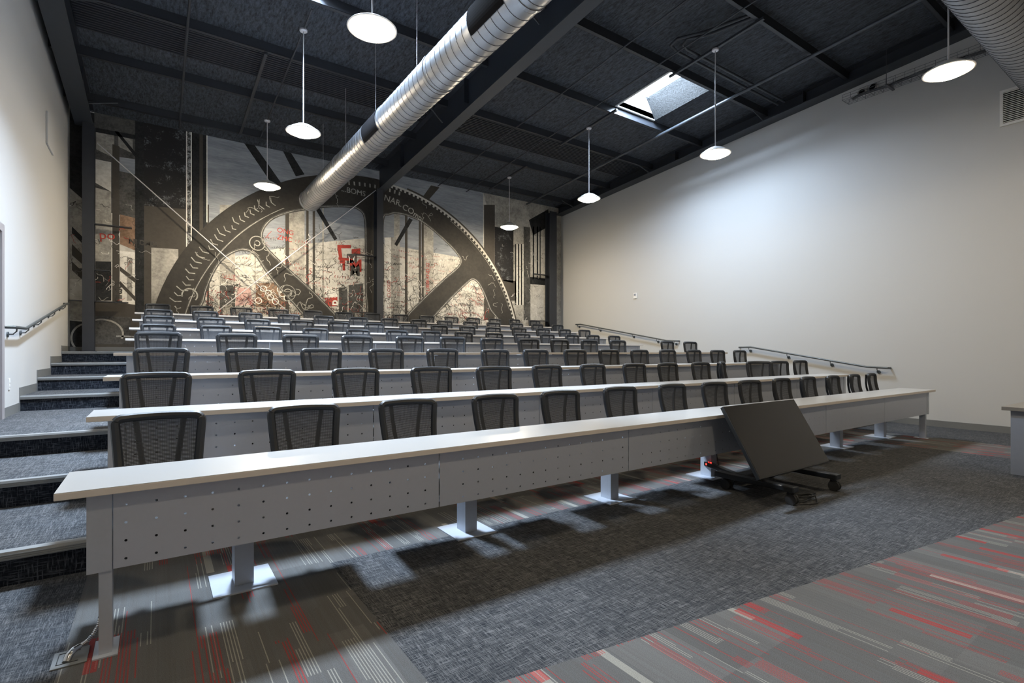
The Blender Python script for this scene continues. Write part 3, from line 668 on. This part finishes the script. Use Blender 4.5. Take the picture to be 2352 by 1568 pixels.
for k in range(17):
    zc = -0.25 + k * 0.0305
    q.hexa([(-0.026, -0.33, zc), (-0.006, -0.33, zc + 0.012), (-0.026, 0.33, zc), (-0.006, 0.33, zc + 0.012), (-0.026, -0.33, zc + 0.010), (-0.006, -0.33, zc + 0.022), (-0.026, 0.33, zc + 0.010), (-0.006, 0.33, zc + 0.022)])
q.build('louvres', M['white'], t)
# cable tray
t = empty('cable_tray', (11.28, 4.62, 6.33), 'wire mesh cable tray hanging along the top of the right wall', 'cable tray')
q = MB(); Lt = 3.1
for dx, dz in ((-.15, .1), (-.15, .05), (-.15, 0), (-.09, 0), (-.03, 0), (.03, 0), (.09, 0), (.15, 0), (.15, .05), (.15, .1)):
    q.tube([(dx, 0, dz), (dx, -Lt, dz)], 0.0035, 5)
for k in range(22):
    y = -k * Lt / 21; q.tube([(-.15, y, .1), (-.15, y, 0), (.15, y, 0), (.15, y, .1)], 0.0035, 5)
q.build('wire_basket', M['seam'], t)
for y in (-0.75, -2.3):
    q = MB(); q.tube([(-.16, y, 0), (-.16, y, PZ(4.62 + y) - 6.33)], 0.005, 6).tube([(.16, y, 0), (.16, y, 0.20)], 0.005, 6).box(-.17, .17, y - .02, y + .02, -0.03, -0.008); q.build('hanger', M['seam'], t)
o = MB().tube([(11.30, 4.5, 6.36), (11.26, 4.3, 6.37), (11.30, 3.9, 6.36), (11.24, 3.4, 6.365), (11.3, 2.6, 6.36), (11.28, 1.8, 6.36)], 0.028, 8).build('cable_bundle', M['black'])
tag(o, 'black cable bundle lying in the wire tray', 'cables')
for j, (y, zc) in enumerate(((4.46, 6.56), (4.27, 6.585))):
    q = MB(); q.tube([(XR, y, zc), (XR - 0.12, y, zc)], 0.070, 20, caps=False)
    q.tube([(XR - 0.12, y, zc), (XR, y, zc)], 0.060, 20, caps=False)
    o = empty('wall_sleeve', (0, 0, 0), 'round pipe sleeve through the right wall above the cable tray, %s one' % ('farther' if j == 0 else 'nearer'), 'pipe sleeve', 'pipe sleeves by the cable tray')
    q.build('sleeve_ring', M['white'], o); MB().cyl((XR - 0.08, y, zc), 0.060, 0.03, axis='X').build('dark_core', M['slot'], o)
    o.location = (0, 0, 0)

# ---------------------------------------------------------------- tilted display on its rolling cart
t = empty('rolling_display', (5.06, 2.70, 0), 'black flat screen tilted back on a low rolling cart in front of the desks', 'display')
ox, oy = 5.06, 2.70
up = Vector((0, 0.35, 0.595)).normalized(); nr = Vector((0, -up.z, up.y)); cc = Vector((4.877 - ox, 2.575 - oy, 0.567))
mt = Matrix(((1, up.x, nr.x, cc.x), (0, up.y, nr.y, cc.y), (0, up.z, nr.z, cc.z), (0, 0, 0, 1)))
MB().box(-0.635, 0.635, -0.345, 0.345, -0.035, 0, mtx=mt, bev=0.004).box(-0.45, 0.45, -0.25, 0.2, -0.07, -0.035, mtx=mt).build('bezel', M['black'], t)
MB().box(-0.627, 0.627, -0.333, 0.337, 0, 0.0015, mtx=mt).build('screen', M['screen'], t)
q = MB().box(-0.06, 0.06, 0.12, 0.20, 0.14, 0.62).box(-0.3, -0.2, -0.2, 0.2, -0.10, -0.07, mtx=mt).box(0.2, 0.3, -0.2, 0.2, -0.10, -0.07, mtx=mt).box(-0.3, 0.3, -0.05, 0.05, -0.16, -0.10, mtx=mt)
q.build('mounting_post', M['black'], t)
q = MB().box(4.60 - ox, 4.70 - ox, 2.30 - oy, 3.08 - oy, 0.115, 0.165, bev=0.01).box(5.42 - ox, 5.52 - ox, 2.30 - oy, 3.08 - oy, 0.115, 0.165, bev=0.01).box(4.70 - ox, 5.42 - ox, 2.80 - oy, 2.92 - oy, 0.105, 0.165, bev=0.01)
q.build('cart_base', M['black'], t)
for x, y in ((4.65, 2.36), (5.47, 2.36), (4.65, 3.0), (5.47, 3.0)):
    w_ = MB(); w_.cyl((x - ox - 0.014, y - oy - 0.02, 0.05), 0.05, 0.024, 24, axis='X').cyl((x - ox + 0.020, y - oy - 0.02, 0.05), 0.05, 0.024, 24, axis='X')
    wo = w_.build('caster', M['rubber'], t)
    MB().box(x - ox - 0.01, x - ox + 0.014, y - oy - 0.05, y - oy + 0.02, 0.06, 0.095).cyl((x - ox, y - oy, 0.105), 0.02, 0.03).build('caster_fork', M['black'], wo)
o = MB().box(-0.29, 0.29, -0.03, 0.03, -0.02, 0.025, bev=0.006).build('power_strip', M['black'])
a = math.atan2(2.93 - 3.38, 4.72 - 4.93); o.location = (4.845, 3.16, 0.135); o.rotation_euler = (0, 0, a)
tag(o, 'black power strip with red lights resting on the cart beside the screen', 'power strip')
MB().cyl((-0.24, 0.0, 0.026), 0.006, 0.006, 12).cyl((-0.20, 0.0, 0.026), 0.009, 0.006, 12).cyl((-0.24, -0.03, 0.005), 0.011, 0.004, 12, axis='Y').build('indicator_light', M['led'], o)
t = MB().box(4.925, 4.985, 3.29, 3.345, 0.42, 0.60, bev=0.006).build('power_box', M['black']); tag(t, 'black power box on the desk leg behind the tilted screen', 'power box')
t.location = (0.02, 0.0, -0.14)
o = MB().tube([(4.98, 3.31, 0.29), (4.97, 3.28, 0.16), (4.96, 3.20, 0.03), (4.90, 3.08, 0.012), (4.76, 2.98, 0.02), (4.74, 2.93, 0.10)], 0.006, 8).build('power_cable', M['black']); tag(o, 'black power cable looping from the desk leg to the power strip', 'cable')
cp = []
for k in range(60):
    a = k * 0.42; rr = 0.075 + 0.02 * math.sin(k * 0.9)
    cp.append((4.86 + rr * 1.5 * math.cos(a) + k * 0.0012, 2.36 + rr * 0.8 * math.sin(a), 0.008 + 0.0006 * k))
cp += [(4.98, 2.28, 0.008), (4.86, 2.22, 0.008), (4.76, 2.25, 0.008), (4.72, 2.30, 0.008)]
o = MB().tube(cp, 0.005, 6).build('power_cable', M['black']); tag(o, 'black cable coiled on the carpet in front of the cart', 'cable')
# teacher desk at the right edge
t = empty('lectern_desk', (8.5, 1.10, 0), 'grey desk with a taupe top at the right edge of the view', 'desk')
MB().box(-0.75, 0.85, -0.55, 0.50, 0.712, 0.752, bev=0.002).build('desktop', M['taupe'], t)
MB().box(-0.67, -0.64, -0.50, 0.44, 0, 0.712).box(0.74, 0.77, -0.50, 0.44, 0, 0.712).box(-0.64, 0.74, 0.41, 0.44, 0.02, 0.712).build('body', M['greybody'], t)
# floor power box with chrome conduit fitting
t = empty('floor_power_box', (-0.315, 2.99, 0), 'grey floor power box by the foot of the left end leg', 'floor box')
MB().box(-0.062, 0.062, -0.075, 0.075, 0, 0.006, bev=0.002).build('cover_plate', M['vinyl'], t)
MB().box(-0.045, 0.03, -0.05, -0.047, 0.006, 0.008).box(-0.045, -0.042, -0.05, 0.05, 0.006, 0.008).box(-0.045, 0.03, 0.047, 0.05, 0.006, 0.008).build('cover_outline', M['black'], t)
MB().tube([(-0.01, -0.03, 0.006), (-0.005, -0.022, 0.022), (0.010, 0.0, 0.034), (0.03, 0.02, 0.036)], [0.016, 0.016, 0.014, 0.012], 14).build('conduit_fitting', M['chrome'], t)
pts = [(-0.285, 3.01, 0.036), (-0.262, 3.03, 0.040), (-0.240, 3.035, 0.062), (-0.222, 3.035, 0.095), (-0.214, 3.035, 0.14)]
P = []
for i in range(len(pts) - 1):
    for k in range(10): P.append(tuple(pts[i][j] + (pts[i + 1][j] - pts[i][j]) * k / 10 for j in range(3)))
o = MB().tube(P, [0.008 + 0.0018 * (k % 2) for k in range(len(P))], 12).build('flexible_conduit', M['chrome']); tag(o, 'ribbed metal conduit rising from the floor box to the desk leg', 'conduit')

# ================================================================ MURAL
MDATA = [
('sky',1,[(0.96,6.51),(8.49,6.43),(8.49,4.23),(5.21,4.39),(4.96,4.54),(3.12,4.14),(0.96,3.47)]),
('grey',1,[(8.49,6.57),(11.72,6.55),(11.72,5.17),(8.93,5.11)]),
('dark',1,[(-1.54,6.79),(-1.08,6.38),(-1.08,4.36),(-1.54,4.74)]),
('grey',1,[(-1.54,4.74),(-1.08,4.36),(-1.08,2.9),(-1.54,2.86)]),
('brown',2,[(-1.44,3.59),(-1.23,3.34),(-1.23,3.14),(-1.44,3.36)]),
('dark',2,[(-1.44,3.95),(-1.08,3.54),(-1.08,3.4),(-1.44,3.81)]),
('brown',2,[(-1.44,3.23),(-1.08,2.81),(-1.08,2.64),(-1.44,3.05)]),
('light',1,[(-1.54,2.86),(-1.08,2.9),(-1.08,2.44),(-1.54,2.42)]),
('grey',1,[(-1.54,2.42),(-1.08,2.44),(-1.08,2.03),(-1.54,2.01)]),
('dark',1,[(-1.54,2.01),(-1.08,1.98),(-1.08,1.25),(-1.54,1.26)]),
('darkgrey',1,[(-1.08,6.42),(-0.38,6.42),(-0.38,4.28),(-1.08,4.36)]),
('grey',2,[(-1.05,6.02),(-0.75,6.04),(-0.75,5.51),(-1.05,5.63)]),
('grey',2,[(-0.68,6.0),(-0.43,6.0),(-0.43,5.68),(-0.68,5.77)]),
('dark',3,[(-1.08,6.08),(-0.38,6.09),(-0.38,5.99),(-1.08,5.99)]),
('dark',3,[(-0.75,6.09),(-0.68,6.09),(-0.38,5.71),(-0.38,5.6)]),
('sky',2,[(-0.68,5.55),(-0.39,5.56),(-0.39,5.23),(-0.68,5.25)]),
('light',2,[(-1.06,5.42),(-0.8,5.41),(-0.8,4.78),(-1.06,4.92)]),
('grey',2,[(-1.06,4.82),(-0.8,4.78),(-0.8,3.53),(-1.06,3.59)]),
('light',2,[(-0.8,4.04),(-0.68,4.05),(-0.68,2.46),(-0.8,2.46)]),
('brown',3,[(-0.78,5.8),(-0.66,5.78),(-0.66,2.37),(-0.78,2.41)]),
('orange',2,[(-0.65,4.32),(-0.38,4.28),(-0.38,3.57),(-0.65,3.68)]),
('white',2,[(-0.65,3.54),(-0.38,3.53),(-0.38,2.39),(-0.65,2.42)]),
('grey',3,[(-0.53,3.42),(-0.44,3.4),(-0.44,2.48),(-0.53,2.47)]),
('brown',4,[(-0.65,3.2),(-0.38,2.96),(-0.38,2.86),(-0.65,3.1)]),
('brown',4,[(-0.65,2.89),(-0.38,2.56),(-0.38,2.46),(-0.65,2.79)]),
('dark',2,[(-1.06,3.27),(-0.8,3.29),(-0.8,2.46),(-1.06,2.44)]),
('grey',1,[(-1.08,3.59),(-0.8,3.53),(-0.8,3.25),(-1.08,3.22)]),
('brown',1,[(-1.08,2.44),(-0.12,2.4),(-0.12,1.25),(-1.08,1.25)]),
('darkgrey',2,[(-1.08,2.12),(-0.47,2.12),(-0.47,1.53),(-1.08,1.53)]),
('dark',3,[(-0.39,6.46),(-0.23,6.46),(-0.23,2.2),(-0.39,2.24)]),
('rust',2,[(-0.23,6.46),(0.55,6.46),(0.55,4.62),(-0.23,4.58)]),
('brown',2,[(-0.23,4.58),(0.55,4.62),(0.55,2.04),(-0.23,2.01)]),
('white',3,[(0.55,6.51),(0.66,6.5),(0.66,3.84),(0.55,3.63)]),
('speck',4,[(0.57,6.52),(0.64,6.51),(0.64,3.84),(0.57,3.73)]),
('dark',3,[(0.66,6.5),(0.96,6.49),(0.96,3.47),(0.66,3.44)]),
('brown',4,[(0.81,6.49),(0.88,6.49),(0.88,3.46),(0.81,3.46)]),
('white',5,[(0.95,6.49),(0.97,6.49),(0.97,4.38),(0.95,4.38)]),
('grey',3,[(-0.1,3.67),(0.4,3.69),(0.4,2.82),(-0.1,2.21)]),
('brown',2,[(0.96,4.79),(1.0,4.8),(1.0,2.1),(0.96,2.1)]),
('grey',2,[(1.22,4.83),(1.54,4.88),(1.54,2.12),(1.22,2.11)]),
('grey',2,[(1.96,4.95),(1.99,4.96),(1.99,2.14),(1.96,2.14)]),
('brown',2,[(2.66,5.07),(2.75,5.08),(2.75,2.17),(2.66,2.16)]),
('grey',2,[(2.75,5.08),(3.12,5.14),(3.12,2.18),(2.75,2.17)]),
('brown',2,[(3.16,5.15),(3.22,5.16),(3.22,2.18),(3.16,2.18)]),
('brown',2,[(3.32,5.17),(3.38,5.18),(3.38,2.19),(3.32,2.19)]),
('grey',2,[(3.56,5.21),(3.6,5.22),(3.6,2.2),(3.56,2.19)]),
('grey',2,[(5.53,5.53),(5.7,5.56),(5.7,2.27),(5.53,2.26)]),
('brown',2,[(5.86,5.59),(5.94,5.6),(5.94,2.28),(5.86,2.28)]),
('brown',2,[(6.29,5.66),(6.36,5.67),(6.36,2.29),(6.29,2.29)]),
('brown',2,[(6.38,5.67),(6.45,5.69),(6.45,2.3),(6.38,2.3)]),
('grey',2,[(6.45,5.69),(6.76,5.74),(6.76,2.31),(6.45,2.3)]),
('brown',2,[(8.52,6.02),(8.93,6.09),(8.93,2.38),(8.52,2.37)]),
('white',3,[(5.25,4.57),(5.44,4.6),(5.44,2.26),(5.25,2.26)]),
('grey',3,[(5.44,4.6),(5.53,4.61),(5.53,2.26),(5.44,2.26)]),
('dark',3,[(3.39,5.07),(3.5,5.11),(3.95,4.37),(3.87,4.32)]),
('dark',3,[(5.99,5.23),(6.1,5.19),(5.62,4.37),(5.54,4.42)]),
('dark',3,[(1.73,6.49),(1.96,6.49),(2.6,5.55),(2.4,5.46)]),
('dark',3,[(2.6,6.48),(2.79,6.49),(3.12,5.92),(2.91,5.83)]),
('brown',3,[(6.68,6.3),(6.96,6.29),(6.47,5.69),(6.33,5.79)]),
('rust',3,[(8.93,5.39),(9.66,5.38),(9.66,3.63),(8.93,3.71)]),
('grey',2,[(9.66,5.49),(11.72,5.63),(11.72,2.25),(9.66,2.2)]),
('brown',3,[(8.93,3.71),(9.77,3.71),(9.77,3.06),(8.93,3.01)]),
('dark',3,[(9.72,4.93),(9.77,4.93),(9.77,2.92),(9.72,2.92)]),
('white',3,[(9.78,4.93),(9.83,4.94),(9.83,2.92),(9.78,2.92)]),
('dark',3,[(9.84,4.94),(9.89,4.95),(9.89,2.92),(9.84,2.92)]),
('white',3,[(9.9,4.95),(9.95,4.96),(9.95,2.93),(9.9,2.92)]),
('dark',3,[(9.96,4.96),(10.01,4.96),(10.01,2.93),(9.96,2.93)]),
('white',3,[(10.02,4.96),(10.07,4.97),(10.07,2.93),(10.02,2.93)]),
('darkgrey',3,[(10.07,5.55),(10.34,5.56),(10.34,2.44),(10.07,2.42)]),
('light',3,[(10.38,3.68),(11.06,3.74),(11.06,2.46),(10.38,2.44)]),
('dark',4,[(10.34,3.89),(11.07,3.89),(11.07,3.66),(10.34,3.65)]),
('light',3,[(10.38,5.3),(11.06,5.31),(11.06,4.04),(10.38,3.98)]),
('dark',4,[(10.45,5.6),(10.51,5.61),(10.51,3.84),(10.45,3.84)]),
('dark',4,[(10.62,5.63),(10.68,5.63),(10.68,3.86),(10.62,3.85)]),
('dark',4,[(10.75,5.64),(10.79,5.65),(10.79,3.86),(10.75,3.86)]),
('dark',4,[(10.29,5.8),(11.13,6.3),(11.13,5.7),(10.47,5.31)]),
('orange',3,[(1.99,3.04),(2.66,3.12),(2.66,2.49),(1.99,2.46)]),
('pink',3,[(1.59,2.89),(1.87,2.93),(1.92,2.51),(1.54,2.47)]),
('red',4,[(3.62,2.78),(3.95,2.83),(3.95,2.59),(3.62,2.55)]),
('white',3,[(3.62,3.05),(3.95,3.1),(3.95,2.82),(3.62,2.78)]),
('darkgrey',3,[(3.99,3.08),(4.21,3.1),(4.21,2.22),(3.99,2.21)]),
('darkgrey',3,[(4.25,3.16),(4.64,3.24),(4.64,2.23),(4.25,2.22)]),
('red',3,[(3.95,4.21),(4.31,4.25),(4.31,4.16),(3.95,4.12)]),
('red',3,[(3.95,4.12),(4.05,4.13),(4.1,3.74),(4.02,3.73)]),
('darkgrey',4,[(4.2,4.0),(4.47,4.03),(4.47,3.75),(4.2,3.73)]),
('red',3,[(4.33,4.14),(4.57,4.19),(4.57,4.02),(4.33,4.02)]),
('white',5,[(4.24,3.96),(4.33,3.83),(4.42,3.98),(4.38,3.77),(4.27,3.76)]),
('darkgrey',3,[(1.22,2.93),(1.54,2.96),(1.54,2.12),(1.22,2.11)]),
('grey',4,[(1.28,2.47),(1.5,2.49),(1.5,2.12),(1.28,2.11)])]
mb = MB()
YM = 13.872
def face(layer, pts, mat):
    y = YM - 0.0012 * layer; n = len(pts)
    mb.add([(x, y, z) for x, z in pts], [tuple(range(n))], MUK.index(mat))
def clampz(pts): return [(min(max(x, XL + 0.002), XR - 0.002), max(z, TOPZ)) for x, z in pts]
face(0, [(XL, TOPZ), (XR, TOPZ), (XR, 6.42), (XL, 6.42)], 'light')
for mat, lay, pts in MDATA: face(lay, clampz([(x, min(z, 6.41)) for x, z in pts]), mat)
GC = (4.87, 1.10)
def ribbon(lay, pts, wd, mat):
    n = len(pts)
    L = []
    for i, p in enumerate(pts):
        q0 = pts[max(i - 1, 0)]; q1 = pts[min(i + 1, n - 1)]; dx, dz = q1[0] - q0[0], q1[1] - q0[1]; l = math.hypot(dx, dz) or 1
        L.append(((p[0] - dz / l * wd / 2, p[1] + dx / l * wd / 2), (p[0] + dz / l * wd / 2, p[1] - dx / l * wd / 2)))
    for i in range(n - 1): face(lay, [L[i][0], L[i + 1][0], L[i + 1][1], L[i][1]], mat)
def arc(lay, r0, r1, a0, a1, mat, n=60):
    ps = []
    for k in range(n + 1):
        a = R(a0 + (a1 - a0) * k / n); ps.append((GC[0] + math.cos(a) * r0, GC[1] + math.sin(a) * r0, GC[0] + math.cos(a) * r1, GC[1] + math.sin(a) * r1))
    for k in range(n):
        p, q = ps[k], ps[k + 1]; face(lay, clampz([(p[0], p[1]), (q[0], q[1]), (q[2], q[3]), (p[2], p[3])]), mat)
def smooth(pts, n=6):
    out = []; m = len(pts)
    for i in range(m):
        p0, p1, p2, p3 = pts[i - 1], pts[i], pts[(i + 1) % m], pts[(i + 2) % m]
        for k in range(n):
            t = k / n
            out.append(tuple(0.5 * (2 * p1[j] + (p2[j] - p0[j]) * t + (2 * p0[j] - 5 * p1[j] + 4 * p2[j] - p3[j]) * t * t + (3 * p1[j] - p0[j] - 3 * p2[j] + p3[j]) * t ** 3) for j in (0, 1)))
    return [(x, max(z, TOPZ + 0.01)) for x, z in out]
WIN = {'A':[(0.85,2.0),(0.88,2.55),(1.0,3.02),(1.2,3.46),(1.45,3.72),(1.73,3.84),(1.99,3.73),(2.22,3.38),(2.6,2.89),(3.03,2.4),(3.18,2.07)],'B':[(2.13,4.1),(2.14,4.37),(2.35,4.67),(2.71,4.88),(3.03,5.0),(3.63,5.18),(4.24,5.28),(4.52,5.25),(4.69,5.04),(4.72,4.33),(4.72,3.25),(4.72,2.12),(4.12,2.1),(3.86,2.38),(3.34,2.9),(2.76,3.41),(2.3,3.84)],'C':[(5.2,5.03),(5.39,5.25),(5.66,5.32),(6.06,5.28),(6.47,5.15),(7.04,4.8),(7.58,4.36),(7.66,4.04),(7.11,3.54),(6.54,3.01),(6.06,2.54),(5.72,2.15),(5.2,2.13),(5.2,3.65)],'D':[(6.61,2.17),(6.83,2.48),(7.4,3.06),(7.81,3.43),(8.08,3.64),(8.31,3.55),(8.52,3.24),(8.75,2.75),(8.95,2.25)]}
def filled(splines, mat, lay):
    cu = bpy.data.curves.new('t', 'CURVE'); cu.dimensions = '2D'; cu.fill_mode = 'BOTH'
    for sp in splines:
        s_ = cu.splines.new('POLY'); s_.points.add(len(sp) - 1); s_.use_cyclic_u = True
        for i, (x, z) in enumerate(sp): s_.points[i].co = (x, z, 0, 1)
    to = bpy.data.objects.new('t', cu); C.objects.link(to)
    me = to.evaluated_get(bpy.context.evaluated_depsgraph_get()).to_mesh()
    y = YM - 0.0012 * lay
    mb.add([(v.co.x, y, v.co.y) for v in me.vertices], [tuple(p.vertices) for p in me.polygons], MUK.index(mat))
    to.to_mesh_clear(); bpy.data.objects.remove(to)
outer = []
for k in range(121):
    a = R(4 + 172 * k / 120); rr = 4.93 if a < R(86) else 5.07
    outer.append((GC[0] + rr * math.cos(a), max(TOPZ + 0.004, GC[1] + rr * math.sin(a))))
WS = {k: smooth(v) for k, v in WIN.items()}
filled([outer] + list(WS.values()), 'gear', 7)
for k, v in WS.items():
    for off, wd, m_, l_ in ((0, 0.07, 'darkgrey', 8), (0, 0.016, 'chalk', 9)):
        ribbon(l_, [p for p in v if p[1] > TOPZ + 0.05] if k in 'AD' else v + v[:1], wd, m_)
arc(8, 5.04, 5.09, 8, 78, 'brown'); arc(5, 4.93, 5.04, 8, 90, 'light')
arc(8, 4.46, 4.50, 128, 172, 'darkgrey'); arc(9, 4.47, 4.485, 120, 168, 'chalk', 40); arc(9, 4.89, 4.90, 20, 60, 'grey', 40)
for k in range(52):
    a = 9 + k * 1.55
    if a < 88: arc(8, 4.92, 4.985, a, a + 0.85, 'gear', 2)
for k in range(14): arc(9, 4.80, 4.90, 80 + k * 1.7, 80.5 + k * 1.7, 'grey', 2)
rd = random.Random(11)
def scribble(cx, cz, s, wd, mat, lay, n=7):
    pts = []; a = rd.uniform(0, 6.28); x, z = cx, cz
    for k in range(n * 3):
        a += rd.uniform(-0.9, 0.9) + (0.5 if k % 7 < 4 else -0.6)
        x += math.cos(a) * s * 0.16; z += math.sin(a) * s * 0.16; pts.append((x, max(z, TOPZ)))
    ribbon(lay, pts, wd, mat)
def inside(x, z): return math.hypot(x - GC[0], z - GC[1]) < 4.25
k = 0
while k < 1500:
    x = rd.uniform(0.6, 9.4); z = TOPZ + 0.5 + abs(rd.gauss(0, 1.0))
    if not inside(x, z) or z > 4.6: continue
    k += 1; scribble(x, z, rd.uniform(0.08, 0.30), rd.uniform(0.004, 0.012), rd.choices(['ink', 'darkgrey', 'red', 'brown', 'white'], [5, 4, 1.2, 2, 2.5])[0], 5, rd.randint(2, 5))
for k in range(70):
    x = rd.uniform(-1.45, -0.3); z = rd.uniform(2.4, 4.6); scribble(x, z, rd.uniform(0.10, 0.25), rd.uniform(0.005, 0.012), rd.choices(['ink', 'white', 'red', 'chalk'], [4, 3, 1, 2])[0], 6, 3)
for k in range(120):
    x = rd.uniform(9.3, 10.9); z = rd.uniform(1.9, 5.2); scribble(x, z, rd.uniform(0.08, 0.22), rd.uniform(0.004, 0.01), rd.choices(['ink', 'white', 'darkgrey'], [4, 3, 3])[0], 5, 3)
# fine tags in short lines, like lettering on the whitewash
for k in range(620):
    x = rd.uniform(0.8, 9.2); z = TOPZ + 0.6 + rd.random() ** 1.4 * 2.3
    if not inside(x, z): continue
    m_ = rd.choice(['ink', 'ink', 'red', 'darkgrey']); u = x; hh = rd.uniform(0.03, 0.09); nl = rd.randint(3, 8)
    for c in range(nl):
        pts = [(u + rd.uniform(0, hh * .6), z + rd.uniform(0, hh)) for _ in range(4)]; ribbon(5, pts, 0.007, m_); u += hh * 0.8
# chalk ticks and curls on the gear
for k in range(26):
    a = R(122 + k * 1.75); r0 = 4.62 + rd.uniform(-.03, .03); r1 = r0 + rd.uniform(0.10, 0.26)
    ribbon(9, [(GC[0] + math.cos(a) * r0, GC[1] + math.sin(a) * r0), (GC[0] + math.cos(a + .01) * (r0 + r1) / 2, GC[1] + math.sin(a + .01) * (r0 + r1) / 2), (GC[0] + math.cos(a) * r1, GC[1] + math.sin(a) * r1)], 0.022, 'chalk')
for k in range(20):
    a = R(rd.uniform(12, 168)); r = rd.uniform(4.42, 4.85); scribble(GC[0] + math.cos(a) * r, GC[1] + math.sin(a) * r, 0.30, 0.010, 'chalk', 9, 3)
for k in range(18):
    u = k / 18; scribble(2.0 + 1.75 * u, 3.8 - 2.0 * u, 0.3, 0.014, 'chalk', 9, 4); scribble(8.1 - 1.7 * u, 3.25 - 1.7 * u, 0.26, 0.014, 'chalk', 9, 4)
for k in range(12): scribble(5.0 + rd.uniform(-.18, .05), 2.2 + 3.0 * k / 12, 0.26, 0.010, 'chalk', 9, 3)
def ring(cx, cz, r, wd, mat, lay=9):
    ribbon(lay, [(cx + r * math.cos(2 * math.pi * k / 20), cz + r * math.sin(2 * math.pi * k / 20)) for k in range(21)], wd, mat)
ring(2.02, 4.02, 0.17, 0.022, 'chalk'); ring(2.02, 4.02, 0.06, 0.02, 'chalk'); ring(2.70, 2.85, 0.20, 0.016, 'chalk'); ring(2.72, 2.86, 0.09, 0.02, 'chalk'); ribbon(9, [(0.62 + 0.15 * math.cos(t_ / 8), 2.66 + 0.15 * math.sin(t_ / 8)) for t_ in range(-6, 28)], 0.028, 'chalk')
for cx in (3.86, 3.96, 4.06): ring(cx, 3.02, 0.032, 0.012, 'ink', 6)
for k in range(9): ring(2.05 + 0.09 * k + 0.02 * (k % 3), 2.62 + 0.10 * ((k * 7) % 4), 0.07, 0.018, 'white', 6)
ring(7.62, 3.30, 0.09, 0.014, 'ink', 6)
for (cx, cz, rx, rz, a0, a1, m_) in ((-0.95, 1.75, .35, .30, -20, 120, 'grey'), (-0.62, 1.58, .55, .12, 20, 100, 'chalk'), (0.05, 1.45, .50, .34, 40, 150, 'grey'), (-1.2, 1.65, .25, .3, 100, 260, 'grey'), (-0.3, 1.42, .7, .22, 30, 110, 'chalk')):
    ribbon(4, [(cx + rx * math.cos(R(a0 + (a1 - a0) * k / 16)), max(TOPZ, cz + rz * math.sin(R(a0 + (a1 - a0) * k / 16)))) for k in range(17)], 0.035, m_)
# painted lettering
def words(txt, x, z, size, rot, mat, lay, bold=0.006):
    cu = bpy.data.curves.new('t', 'FONT'); cu.body = txt; cu.size = size; cu.offset = bold
    to = bpy.data.objects.new('t', cu); C.objects.link(to)
    me = to.evaluated_get(bpy.context.evaluated_depsgraph_get()).to_mesh()
    ca, sa = math.cos(R(rot)), math.sin(R(rot)); y = YM - 0.0012 * lay
    mb.add([(x + v.co.x * ca - v.co.y * sa, y, z + v.co.x * sa + v.co.y * ca) for v in me.vertices], [tuple(p.vertices) for p in me.polygons], MUK.index(mat))
    to.to_mesh_clear(); bpy.data.objects.remove(to)
words('...BOMS', 4.05, 5.66, 0.20, -3, 'chalk', 10, 0.002); words('NAR.', 5.22, 5.62, 0.24, -12, 'chalk', 10, 0.002); words('CO', 5.76, 5.46, 0.24, -20, 'chalk', 10, 0.002); words('mp!', 6.10, 5.32, 0.22, -26, 'chalk', 10, 0.002)
words('ONG', 2.46, 4.36, 0.17, -6, 'red', 6, 0); words('ZMC', 2.46, 4.18, 0.17, -6, 'red', 6, 0)
words('FS', 4.42, 2.30, 0.17, 0, 'chalk', 6); words('TM', 3.98, 3.56, 0.46, 0, 'red', 5, 0.012); words('M', 4.28, 3.44, 0.36, 0, 'ink', 6, 0.012)
words('D', 3.95, 2.60, 0.18, 90, 'white', 6, 0.012); words('NI DMC', -0.50, 3.72, 0.14, -2, 'ink', 6); words('po', -1.0, 3.75, 0.26, 4, 'red', 6, 0.0)
words('DE LIBBRAND 22', 6.62, 2.95, 0.14, 90, 'red', 6, 0); words('CLOSED', 5.42, 2.9, 0.13, 90, 'red', 6, 0); words('TIRSO', -0.62, 2.4, 0.17, 90, 'ink', 6)
o = mb.build('mural', [MU[k] for k in MUK], recalc=False)
tag(o, 'wall-high black and white mural of a gear arch covered in graffiti', 'mural')
